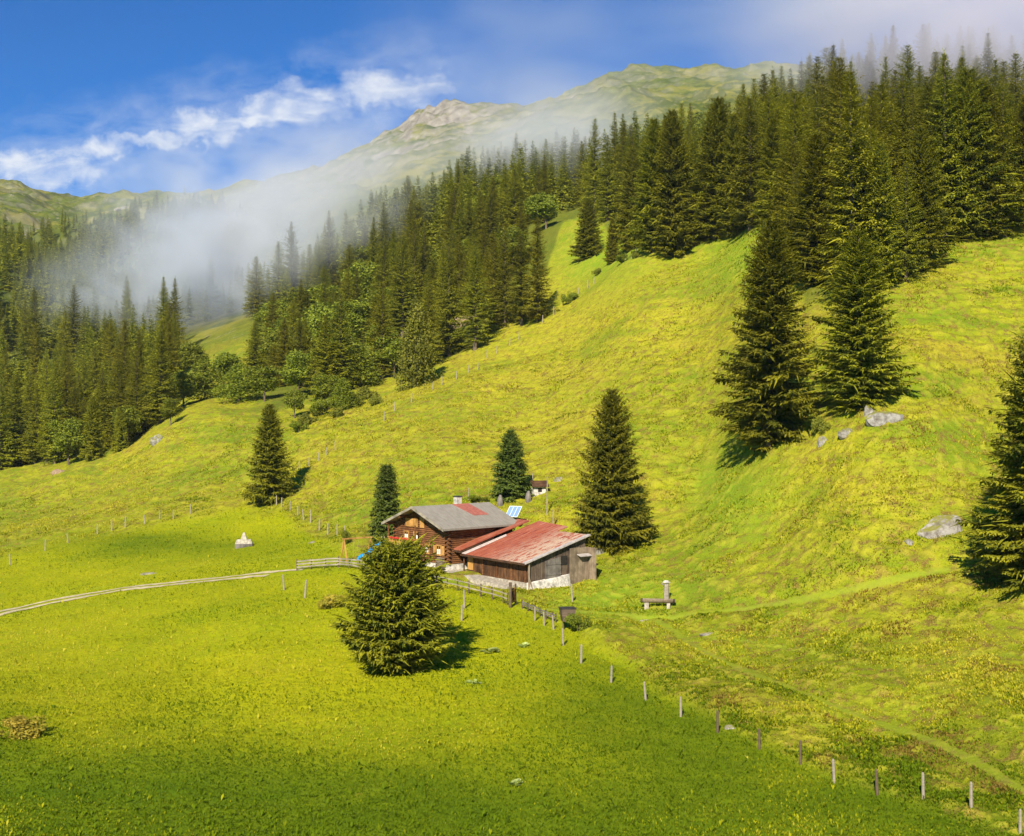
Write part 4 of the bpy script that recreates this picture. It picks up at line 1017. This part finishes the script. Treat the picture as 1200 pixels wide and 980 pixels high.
    for k in range(7): fl.bar((-1.14, 4.6 + k * .6, 2.62), (-1.14, 4.95 + k * .6, 2.64), .13, .1, 6)
    fl.build('flowers', M['red_flower'], bl)
    # door behind the porch corner
    d = MB(); d.box(-.10, -.02, 2.15, 2.15 + .0 + .75, .36, .9); 
    d = MB(); d.box(-.09, -.02, 4.25, 5.0, .36, 1.95); dd = d.build('door', M['log_dark'], o)
    d = MB(); d.bar((-.13, 4.35, 1.1), (-.13, 4.45, 1.1), .02); d.build('handle', M['metal_dark'], dd)
    # stacked firewood at the corner
    return o
house()
def woodpile():
    w = Vector((HO[0], HO[1], HZ)); o = empty('firewood_stack', (HO[0] - .3 * HE[0] + .5 * HG[0] * 0, HO[1] - .3 * HE[1], HZ - .1), math.atan2(HE[1], HE[0]), label='stack of split firewood against the farmhouse corner by the porch', cat='firewood')
    b = MB(); r = random.Random(4)
    for i in range(7):
        for k in range(5 + (i < 5)):
            y = .1 + k * .19 + (i % 2) * .09; b.bar((-.35, y, .1 + i * .17), (-.02, y, .1 + i * .17), .085 * r.uniform(.85, 1.1), None, 6, r.uniform(0, 1))
    b.build('logs', M['plank_pale'], o)
woodpile()

# ------------------------------------------------------------------ barn
def barn():
    o = empty('barn', (BO[0], BO[1], BZ), math.atan2(GD[1], GD[0]), label='low dark plank barn with a rusty red sheet-metal roof joined to the farmhouse', cat='barn')
    SL = .282; EZ = 2.58; T = .09
    zr = lambda t: EZ + SL * t
    # roof: main field, right-hand field (shorter), each a thin slab
    def slab(pts, th=T, dz=0):
        a = [(s, t, zr(t) + dz) for s, t in pts]; return [(p[0], p[1], p[2] - th) for p in a], a
    r = MB(); r.hull(*slab([(.35, -.15), (6.0, -.15), (6.0, 9.3), (.35, 9.9)])); r.hull(*slab([(6.003, -.15), (11.15, -.15), (11.15, 7.9), (6.003, 7.9)]))
    rf = r.build('roof', M['roof_red'], o)
    # standing seams
    r = MB()
    for k in range(18):
        s = .7 + k * .6; t1 = 9.4 if s < 6 else 7.8
        r.beam((s, -.15, zr(-.15) + .02), (s, t1, zr(t1) + .02), .05, .05)
    r.build('roof_seams', M['roof_red'], rf)
    r = MB(); r.hull(*slab([(.36, -.17), (1.25, -.17), (.95, 5.2), (.36, 5.6)], .02, .045)); r.build('pale_sheet', M['roof_pale'], rf)
    r = MB(); r.hull(*slab([(10.75, -.18), (11.22, -.18), (11.22, 7.92), (10.75, 7.92)], .14, .05)); r.build('verge_sheet', M['roof_edge'], rf)
    r = MB(); r.box(.3, 11.1, -.20, -.155, zr(-.2) - .20, zr(-.2) - .0); r.build('eaves_board', M['log_dark'], rf)
    # raised strip of roof beside the farmhouse
    r = MB(); r.hull(*slab([(-1.9, -.35), (.55, -.35), (.45, 8.6), (-1.7, 8.6)], .12, .50)); pr = r.build('porch_roof', M['roof_red'], o)
    r = MB(); r.beam((-1.9, -.3, zr(-.3) + .28), (.6, -.3, zr(-.3) + .24), .12, .22); r.beam((.45, -.3, zr(-.3) + .28), (.3, 4, zr(4) + .28), .10, .26); r.build('porch_beam', M['log_dark'], pr)
    # walls
    b = MB(); n = 40; x0, x1 = 1.55, 10.7; w = (x1 - x0) / n
    for k in range(n):
        y = .55 + (.02 if k % 2 else 0); b.box(x0 + k * w + .008, x0 + (k + 1) * w - .008, y, y + .05, .55, zr(.5) - T - .02)
    b.build('front_wall', M['plank'], o)
    b = MB(); b.box(.4, 10.68, .62, .70, -1.0, zr(.6) - T - .03); b.build('inner_wall', M['log_dark'], o)
    b = MB(); n = 26; y0, y1 = .6, 7.6; w = (y1 - y0) / n
    for k in range(n):
        x = 10.7 + (.02 if k % 2 else 0); ym = y0 + k * w; b.box(x, x + .05, ym + .008, ym + w - .008, .75, zr(ym) - T - .02)
    b.build('side_wall', M['plank_mid'], o)
    b = MB(); b.box(10.3, 10.69, .6, 7.6, -1.2, zr(.6) - T - .3); b.build('side_foot', M['log_dark'], o)
    b = MB(); b.box(.4, 10.6, 7.5, 7.62, -.5, zr(7.5) - T - .05); b.box(.4, .5, .7, 7.5, -.5, zr(.6) - T - .05); b.build('back_wall', M['plank_grey'], o)
    # whitewashed foot
    b = MB(); b.box(1.5, 10.75, .38, .61, -1.0, .56); b.build('front_foot', M['stone'], o)
    b = MB(); b.hull([(10.76, .3, -1.2), (11.35, .2, -1.2), (11.5, 5.3, -1.2), (10.76, 5.6, -1.2)], [(10.76, .3, .62), (10.95, .4, .50), (11.0, 5.0, .95), (10.76, 5.6, 1.1)]); b.build('whitewashed_foot', M['white'], o)
    # big grey door in the side
    d = MB()
    for k in range(8): d.box(10.80, 10.86, 2.5 + k * .24, 2.5 + k * .24 + .225, .72, 2.55 + .04 * k)
    dd = d.build('barn_door', M['plank_grey'], o); dd['label'] = 'tall grey plank door'
    d = MB(); d.beam((10.885, 2.5, 1.2), (10.885, 4.42, 1.2), .03, .12); d.beam((10.885, 2.5, 2.2), (10.885, 4.42, 2.2), .03, .12); d.build('cross_bars', M['plank_grey'], dd)
    d = MB(); d.box(10.78, 10.80, 4.5, 5.3, 2.0, 2.9); d.build('opening', M['dark'], o)
    # right-hand pale annex
    b = MB(); n = 11
    for k in range(n): b.box(10.90, 10.95, 5.5 + k * .22, 5.5 + k * .22 + .205, -.4 + .06 * k, zr(5.5) - .55 + .02 * (k % 3))
    b.box(10.90, 12.1, 7.85, 7.90, -.3, zr(5.5) - .55)
    an = b.build('annex_wall', M['plank_pale'], o)
    b = MB(); b.hull([(10.78, 6.4, 2.95), (11.5, 6.4, 2.75), (11.5, 8.1, 2.75), (10.78, 8.1, 2.95)], [(10.78, 6.4, 3.03), (11.5, 6.4, 2.83), (11.5, 8.1, 2.83), (10.78, 8.1, 3.03)]); b.build('annex_roof', M['roof_edge'], o)
    # corner posts and braces
    b = MB(); b.bar((10.95, .45, -.8), (10.95, .45, zr(.4) - .1), .10); b.bar((11.1, .9, -.6), (10.95, .35, 1.6), .06); b.build('corner_post', M['plank_pale'], o)
    b = MB(); b.bar((.42, .2, -.6), (.42, .2, zr(.1) - .1), .08); b.bar((-1.5, .0, -.2), (-1.5, .0, zr(0) + .35), .08); b.build('porch_posts', M['log_dark'], o)
    d = MB(); d.box(.55, 1.45, .56, .61, .9, 2.35); d2 = d.build('door', M['honey'], o); d2['label'] = 'orange wooden door under the porch roof'
    d = MB(); d.bar((1.3, .53, 1.6), (1.4, .53, 1.6), .02); d.build('handle', M['metal_dark'], d2)
    # battens that catch the light on the front
    b = MB()
    for s in (3.2, 5.6, 8.0, 10.2): b.box(s, s + .14, .46, .545, .58, zr(.4) - T - .05)
    b.build('wall_battens', M['log'], o)
barn()
def terrace():
    o = empty('stone_terrace', (BO[0], BO[1], BZ), math.atan2(GD[1], GD[0]), label='pale stone terrace strip along the foot of farmhouse and barn', cat='terrace')
    b = MB(); b.hull([(-7.5, -3.0, -1.5), (-4.0, -3.2, -1.5), (2, -1.5, -1.5), (9.2, -1.2, -1.5), (9.2, .3, -1.5), (1.2, .3, -1.5), (-2.4, .9, -1.5), (-7.3, -.9, -1.5)],
                     [(-7.5, -3.0, .95), (-4.0, -3.2, .93), (2, -1.5, .72), (9.2, -1.2, .22), (9.2, .3, .22), (1.2, .3, .72), (-2.4, .9, .95), (-7.3, -.9, .96)])
    b.build('paving', M['stone'], o)
terrace()

# ------------------------------------------------------------------ play things, bench, panel, shrine, trough
def slide():
    p = at(420, 657, 120); o = empty('slide', p, math.radians(38), label='blue plastic slide standing in the grass behind the board fence', cat='slide')
    b = MB(); N = 12; prev = None
    for k in range(N):
        t = k / (N - 1); x = 3.0 * t; z = .18 + 1.75 * (t + .07 * math.sin(t * 12.5))
        cur = [(x, -.28, z + .16), (x, -.24, z), (x, .24, z), (x, .28, z + .16), (x, .32, z + .16), (x, .28, z - .05), (x, -.28, z - .05), (x, -.32, z + .16)]
        if prev: b.hull(prev, cur)
        prev = cur
    b.build('chute', M['blue'], o, True)
    b = MB()
    for y in (-.3, .3): b.bar((3.05, y, -.2), (3.05, y, 2.5), .05); b.bar((3.9, y, -.2), (3.1, y, 2.0), .045)
    for k in range(5): t = k / 5 + .1; b.bar((3.9 - .8 * t, -.3, 2.2 * t - .1), (3.9 - .8 * t, .3, 2.2 * t - .1), .03)
    b.build('ladder', M['post'], o)
slide()
def swing():
    p = at(403, 657, 120); o = empty('wooden_swing_frame', p, math.radians(36), label='honey-coloured timber swing frame beside the blue slide', cat='swing')
    b = MB(); h = 2.5; L = 3.2
    b.beam((-.2, 0, h), (L + .2, 0, h), .14, .14); b.build('top_beam', M['honey'], o)
    for x in (0, L):
        for s in (-1, 1): b = MB(); b.beam((x, 0, h), (x, s * .8, -.3), .12, .12); b.build('leg', M['honey'], o)
    for x in (1.2, 1.7): b = MB(); b.bar((x, 0, h), (x, .1, .5), .012, None, 5); b.build('rope', M['post'], o)
    b = MB(); b.box(1.12, 1.78, -.05, .2, .46, .5); b.build('seat', M['honey'], o)
swing()
def bench():
    p = at(449, 657, 125); o = empty('picnic_bench', p, .5, label='small weathered table with benches beside the farmhouse gable', cat='bench')
    b = MB(); b.box(-1, 1, -.35, .35, .72, .77); b.build('table_top', M['plank_grey'], o)
    for s in (-1, 1): b = MB(); b.box(-1, 1, s * .7 - .13, s * .7 + .13, .43, .47); b.build('seat', M['plank_pale'], o)
    for x in (-.8, .8):
        b = MB(); b.beam((x, -.75, -.1), (x, -.05, .72), .08, .08); b.beam((x, .75, -.1), (x, .05, .72), .08, .08); b.beam((x, -.75, .38), (x, .75, .38), .06, .08); b.build('leg', M['log_dark'], o)
bench()
def solar():
    p = at(602, 620, 134); o = empty('solar_panel', p, R(-25), label='blue-grey solar panel on a pole behind the farmhouse roof', cat='solar panel')
    top = (HOR - 600) / FPX * p.y - p.z
    b = MB(); b.bar((0, 0, -.4), (0, 0, top), .06); b.build('pole', M['metal_dark'], o)
    c = math.cos(R(40)); s = math.sin(R(40)); w, h = .75, .85
    P = lambda u, v, n: (u, v * c - n * s * -1 * -1, top + v * s + n * c)
    b = MB(); b.hull([P(-w, -h, 0), P(w, -h, 0), P(w, h, 0), P(-w, h, 0)], [P(-w, -h, .05), P(w, -h, .05), P(w, h, .05), P(-w, h, .05)]); pn = b.build('panel', M['panel'], o)
    b = MB()
    for u in (-w, -.25, .25, w): b.beam(P(u, -h, .07), P(u, h, .07), .05, .02)
    for v in (-h, h): b.beam(P(-w, v, .07), P(w, v, .07), .02, .05)
    b.build('frame', M['cloth'], pn)
solar()
def shrine():
    p = at(631, 582, 140); o = empty('shrine_hut', p, R(20), label='little whitewashed wayside hut with dark pitched roof on the slope behind the barn', cat='shrine')
    b = MB(); b.box(-.8, .8, -.5, .5, -.5, .85); b.build('wall', M['white'], o)
    b = MB(); b.box(-.25, .25, -.53, -.501, .2, .7); b.build('niche', M['dark'], o)
    b = MB()
    for s in (-1, 1): b.hull([(-1.1, 0, 1.5), (1.1, 0, 1.5), (1.1, s * .85, .82), (-1.1, s * .85, .82)], [(-1.1, 0, 1.58), (1.1, 0, 1.58), (1.1, s * .85, .90), (-1.1, s * .85, .90)])
    b.hull([(-.8, -.5, .85), (-.8, .5, .85), (-.8, 0, 1.5)], [(.8, -.5, .85), (.8, .5, .85), (.8, 0, 1.5)])
    b.build('roof', M['log_dark'], o)
    for dx, px, py, lab in ((0, 586, 598, 'dark weathered stump right behind the farmhouse ridge'), (0, 619, 592, 'dark short stump left of the little white hut')):
        q = at(px, py, 135); b = MB(); b.bar((0, 0, -.4), (0, 0, .75), .42, .34, 9); b.bar((0, 0, .75), (.05, 0, 1.25), .34, .12, 9); s_ = b.build('tree_stump', M['plank_grey'], None); s_.location = q; tag(s_, lab, 'stump')
shrine()
def trough():
    p = at(771, 711); o = empty('log_trough', p, R(-8), label='hollowed log water trough on the trampled patch right of the barn', cat='trough')
    b = MB(); n = 14; ro, ri = .34, .24; L = 3.1
    prof = [(math.cos(a) * ro, math.sin(a) * ro) for a in np.linspace(math.pi, 2 * math.pi, n)] + [(math.cos(a) * ri, math.sin(a) * ri) for a in np.linspace(2 * math.pi, math.pi, n)]
    for (x0, x1) in ((-L / 2, L / 2),):
        b.hull([(x0, y, z + .62) for y, z in prof], [(x1, y, z + .62) for y, z in prof])
    b.build('log', M['plank_pale'], o)
    b = MB()
    for s in (-1, 1): b.hull([(s * L / 2, y, z + .62) for y, z in prof[:n]], [(s * (L / 2 - .2), y, z + .62) for y, z in prof[:n]])
    b.build('end', M['post_dark'], o)
    b = MB(); b.box(-L / 2 + .2, L / 2 - .2, -.2, .2, .45, .50); b.build('water', M['panel'], o)
    b = MB(); b.box(-1.2, -.8, -.35, .35, -.3, .30); b.box(.8, 1.1, -.35, .35, -.3, .30); b.build('stone_support', M['stone'], o)
    q = at(781, 704); o2 = empty('spring_post', q, R(-60), label='thick pale carved trunk with spout behind the log trough', cat='post')
    b = MB(); b.bar((0, 0, -.3), (0, 0, .8), .30, .26, 8); b.bar((0, 0, .8), (.05, 0, 1.75), .26, .18, 8); b.build('trunk', M['post'], o2)
    b = MB(); b.bar((0, 0, 1.45), (-.75, 0, 1.55), .09, .07, 7); b.build('spout', M['post'], o2)
    b = MB(); b.hull([(-.3, -.25, 1.74), (.3, -.25, 1.74), (.3, .25, 1.74), (-.3, .25, 1.74)], [(-.1, -.1, 1.95), (.1, -.1, 1.95), (.1, .1, 1.95), (-.1, .1, 1.95)]); b.build('cap', M['white'], o2)
trough()
def monument():
    mw = M['stone']
    p = at(286, 642); o = empty('stone_monument', p, R(6), label='small white stepped stone monument alone in the left meadow', cat='monument')
    s = p.y / FPX; b = MB(); b.box(-10 * s, 10 * s, -.5, .5, -.4, 4 * s); b.build('plinth', M['plank_grey'], o)
    for k, (x, w, h) in enumerate(((-6, 4, 9), (6, 4, 9), (0, 4.6, 13))):
        b = MB(); b.hull([((x - w) * s, -.4, 4 * s), ((x + w) * s, -.4, 4 * s), ((x + w) * s, .4, 4 * s), ((x - w) * s, .4, 4 * s)], [((x - w * .55) * s, -.25, h * s), ((x + w * .55) * s, -.25, h * s), ((x + w * .55) * s, .25, h * s), ((x - w * .55) * s, .25, h * s)]); b.build('block', mw, o)
    b = MB(); b.hull([(-2 * s, -.2, 13 * s), (2 * s, -.2, 13 * s), (2 * s, .2, 13 * s), (-2 * s, .2, 13 * s)], [(-1.2 * s, -.12, 17 * s), (1.2 * s, -.12, 17 * s), (1.2 * s, .12, 17 * s), (-1.2 * s, .12, 17 * s)]); b.build('top_stone', mw, o)
monument()
def basket():
    p = at(665, 736); o = empty('wooden_basket', p, R(10), label='dark square wooden tub on a post beside the dark green bush', cat='tub')
    b = MB(); b.hull([(-.45, -.4, .7), (.45, -.4, .7), (.45, .4, .7), (-.45, .4, .7)], [(-.62, -.5, 1.75), (.62, -.5, 1.75), (.62, .5, 1.75), (-.62, .5, 1.75)]); b.build('body', M['post_dark'], o)
    b = MB(); b.box(-.66, .66, -.54, .54, 1.752, 1.80); b.build('rim', M['metal_dark'], o)
    for x in (-.35, .35): b = MB(); b.bar((x, 0, -.3), (x, 0, .7), .07); b.build('leg', M['post_dark'], o)
basket()

# ------------------------------------------------------------------ camera, light, sky
cam = bpy.data.cameras.new('camera'); co = bpy.data.objects.new('camera', cam); C.objects.link(co); S.camera = co
cam.sensor_width = 36; cam.lens = FPX / 1200 * 36; cam.clip_end = 20000; cam.clip_start = .5
co.location = (0, 0, 0); co.rotation_euler = (R(90), 0, 0)
EL, AZ = R(35), R(193.6)       # sun behind the camera, a little to the left
sun = bpy.data.lights.new('sun', 'SUN'); so = bpy.data.objects.new('sun', sun); C.objects.link(so)
sun.energy = 4.9; sun.angle = R(.53); sun.color = (1, .93, .80)
sd = Vector((math.sin(AZ) * math.cos(EL), math.cos(AZ) * math.cos(EL), math.sin(EL)))
so.rotation_euler = sd.to_track_quat('Z', 'Y').to_euler(); so.location = sd * 400
W = bpy.data.worlds.new('World'); S.world = W; W.use_nodes = True; nt = W.node_tree; nt.nodes.clear(); q = NB(nt)
sky = q.n('ShaderNodeTexSky', sky_type='NISHITA'); sky.sun_disc = False; sky.sun_elevation = EL; sky.sun_rotation = AZ
sky.altitude = 2200; sky.air_density = 1.0; sky.dust_density = .15; sky.ozone_density = 4.0
tc = q.n('ShaderNodeTexCoord').outputs['Generated']; sp = q.n('ShaderNodeSeparateXYZ'); q.l(tc, sp.inputs[0])
yy = q.math('MAXIMUM', sp.outputs[1], .05)
u = q.math('DIVIDE', sp.outputs[0], yy); v = q.math('DIVIDE', sp.outputs[2], yy)       # tangents of bearing and elevation towards +Y
cv = q.n('ShaderNodeCombineXYZ'); q.l(u, cv.inputs[0]); q.l(v, cv.inputs[1])
mp = q.n('ShaderNodeMapping'); mp.inputs['Rotation'].default_value = (0, 0, R(-14)); mp.inputs['Scale'].default_value = (1, 2.2, 1); q.l(cv.outputs[0], mp.inputs[0])
cn = q.math('ADD', q.math('MULTIPLY', q.noise(mp.outputs[0], 26, 9, .62, .4), .70), q.math('MULTIPLY', q.noise(mp.outputs[0], 9, 2, .5, .3), .40))
wn = q.n('ShaderNodeTexNoise'); wn.inputs['Scale'].default_value = 22; wn.inputs['Detail'].default_value = 6; wn.inputs['Roughness'].default_value = .62; q.l(cv.outputs[0], wn.inputs['Vector'])
ws = q.n('ShaderNodeSeparateColor'); q.l(wn.outputs['Color'], ws.inputs[0])
u0, v0 = u, v
u = q.math('ADD', u, q.math('MULTIPLY', q.math('SUBTRACT', ws.outputs[0], .5), .085)); v = q.math('ADD', v, q.math('MULTIPLY', q.math('SUBTRACT', ws.outputs[1], .5), .055))
# broken bank of cloud rising to the right over the left ridge
msk = None
for (cx, cyy, a, b_) in ((40, 196, 100, 32), (120, 172, 70, 20), (245, 150, 70, 30), (350, 128, 95, 36), (460, 108, 85, 30), (180, 168, 120, 14), (300, 140, 120, 16)):
    du = q.math('DIVIDE', q.math('SUBTRACT', u, (cx - 600) / 1449), a / 1449); dv = q.math('DIVIDE', q.math('SUBTRACT', v, (490 - cyy) / 1449), b_ / 1449)
    e = q.math('SUBTRACT', 1.0, q.math('ADD', q.math('MULTIPLY', du, du), q.math('MULTIPLY', dv, dv)), True)
    msk = e if msk is None else q.math('MAXIMUM', msk, e)
cl = q.ramp(q.math('ADD', cn, q.math('MULTIPLY', msk, .42)), [(.58, 0), (.80, .38), (1.04, .88)])
cl = q.math('MULTIPLY', cl, q.ramp(msk, [(0, 0), (.3, 1)]))
veil = q.math('SUBTRACT', 1.0, q.math('DIVIDE', q.math('ABSOLUTE', q.math('SUBTRACT', v, q.math('ADD', .280, q.math('MULTIPLY', u, .205)))), .06), True)
cl = q.math('MAXIMUM', cl, q.math('MULTIPLY', q.math('MULTIPLY', veil, q.ramp(cn, [(.40, 0), (.70, .5)])), q.ramp(q.math('ADD', u, 1.0), [(.90, 1), (.99, 0)])))
hs = q.n('ShaderNodeHueSaturation'); hs.inputs['Saturation'].default_value = 2.8; hs.inputs['Value'].default_value = .98; hs.inputs['Hue'].default_value = .5; q.l(sky.outputs[0], hs.inputs['Color'])
cc = q.mix(cl, q.mix(1.0, hs.outputs[0], (.40, .95, 1.16), 'MULTIPLY'), (8.6, 8.9, 9.3))
bg = q.n('ShaderNodeBackground'); bg.inputs[1].default_value = .07; q.l(cc, bg.inputs[0]); wo = q.n('ShaderNodeOutputWorld'); q.l(bg.outputs[0], wo.inputs[0])

# air
def haze():
    m = bpy.data.materials.new('haze_air'); m.use_nodes = True; nt = m.node_tree; nt.nodes.clear(); q = NB(nt)
    pv = q.n('ShaderNodeVolumePrincipled'); pv.inputs['Color'].default_value = (.82, .86, .95, 1); pv.inputs['Density'].default_value = .000045
    o = q.n('ShaderNodeOutputMaterial'); q.l(pv.outputs[0], o.inputs['Volume'])
    b = MB(); b.box(-2000, 2900, -60, 3100, -60, 640)
    h = b.build('haze', m); tag(h, 'thin pale air haze over the whole valley', 'haze', kind='stuff')
haze()
def fog(name, px, py, d, rx, ry, rz, dens, label, seed, nscale=2.0, lo=.40, hi=.75, rot=0, col=(.96, .96, .99)):
    m = bpy.data.materials.new(name); m.use_nodes = True; nt = m.node_tree; nt.nodes.clear(); q = NB(nt)
    t = q.n('ShaderNodeTexCoord').outputs['Object']; ln = q.n('ShaderNodeVectorMath', operation='LENGTH'); q.l(t, ln.inputs[0])
    fall = q.ramp(ln.outputs['Value'], [(0, 1), (.35, .8), (.95, 0)])
    nn = q.n('ShaderNodeTexNoise', noise_dimensions='4D'); nn.inputs['Scale'].default_value = nscale; nn.inputs['Detail'].default_value = 3.5; nn.inputs['W'].default_value = seed; nn.inputs['Distortion'].default_value = .5; q.l(t, nn.inputs['Vector'])
    dn = q.math('MULTIPLY', q.ramp(q.math('ADD', nn.outputs['Fac'], q.math('MULTIPLY', fall, .12)), [(lo, 0), (hi, 1)]), fall)
    pv = q.n('ShaderNodeVolumePrincipled'); pv.inputs['Color'].default_value = (*col, 1); pv.inputs['Anisotropy'].default_value = 0; q.l(q.math('MULTIPLY', dn, dens), pv.inputs['Density'])
    o = q.n('ShaderNodeOutputMaterial'); q.l(pv.outputs[0], o.inputs['Volume'])
    import bmesh
    bm = bmesh.new(); bmesh.ops.create_icosphere(bm, subdivisions=3, radius=1); me = bpy.data.meshes.new(name); bm.to_mesh(me); bm.free(); me.materials.append(m)
    ob = link(name, me); ob.location = ((px - 600) / FPX * d, d, (HOR - py) / FPX * d); ob.scale = (rx, ry, rz); ob.rotation_euler = (0, R(rot), 0)
    return tag(ob, label, 'mist', kind='stuff')
fog('mist_bank', 262, 305, 520, 62, 100, 58, .040, 'bright bank of mist hanging in the valley in front of the far woods', 1.0, 2.7, .43, .70, col=(.90, .93, 1))
fog('mist_bank', 340, 225, 560, 62, 90, 26, .017, 'plume of mist rising from the bright bank towards the ridge', 7.0, 2.4, .42, .70, rot=-28, col=(.93, .94, 1))
fog('mist_bank', 140, 350, 520, 40, 80, 26, .014, 'thin blue-grey mist drifting over the left woods', 2.0, 2.6, .42, .68, col=(.85, .90, 1))
fog('mist_bank', 370, 245, 395, 52, 60, 26, .022, 'brownish veil of mist over the left end of the middle woods', 8.0, 1.9, rot=-25)
fog('mist_bank', 480, 200, 700, 190, 130, 45, .005, 'thin veil of mist drifting up along the mountain slope', 3.0, 2.2, rot=-14)
fog('mist_bank', 645, 172, 470, 55, 80, 28, .028, 'patch of mist between the middle woods and the summit', 4.0, 1.9)
fog('mist_bank', 1150, 30, 310, 78, 60, 34, .040, 'grey cloud of mist over the upper right woods', 5.0, 2.2, .38, .68, col=(.95, .90, .97))
fog('mist_bank', 1040, 15, 900, 260, 150, 75, .009, 'high lilac mist in the sky above the right woods', 9.0, 1.8)
fog('mist_bank', 620, 60, 1300, 230, 150, 130, .003, 'faint lilac mist in the sky beside the summit', 6.0, 1.8)

S.view_settings.view_transform = 'Standard'; S.view_settings.look = 'None'; S.view_settings.exposure = .62; S.view_settings.gamma = 1
cy = S.cycles
cy.max_bounces = 6; cy.diffuse_bounces = 3; cy.glossy_bounces = 1; cy.transmission_bounces = 2; cy.volume_bounces = 4; cy.transparent_max_bounces = 4
cy.caustics_reflective = False; cy.caustics_refractive = False
cy.use_adaptive_sampling = True; cy.adaptive_threshold = .02
cy.use_denoising = True
try: cy.denoiser = 'OPENIMAGEDENOISE'
except Exception: pass
cy.volume_step_rate = 1.0; cy.volume_max_steps = 64
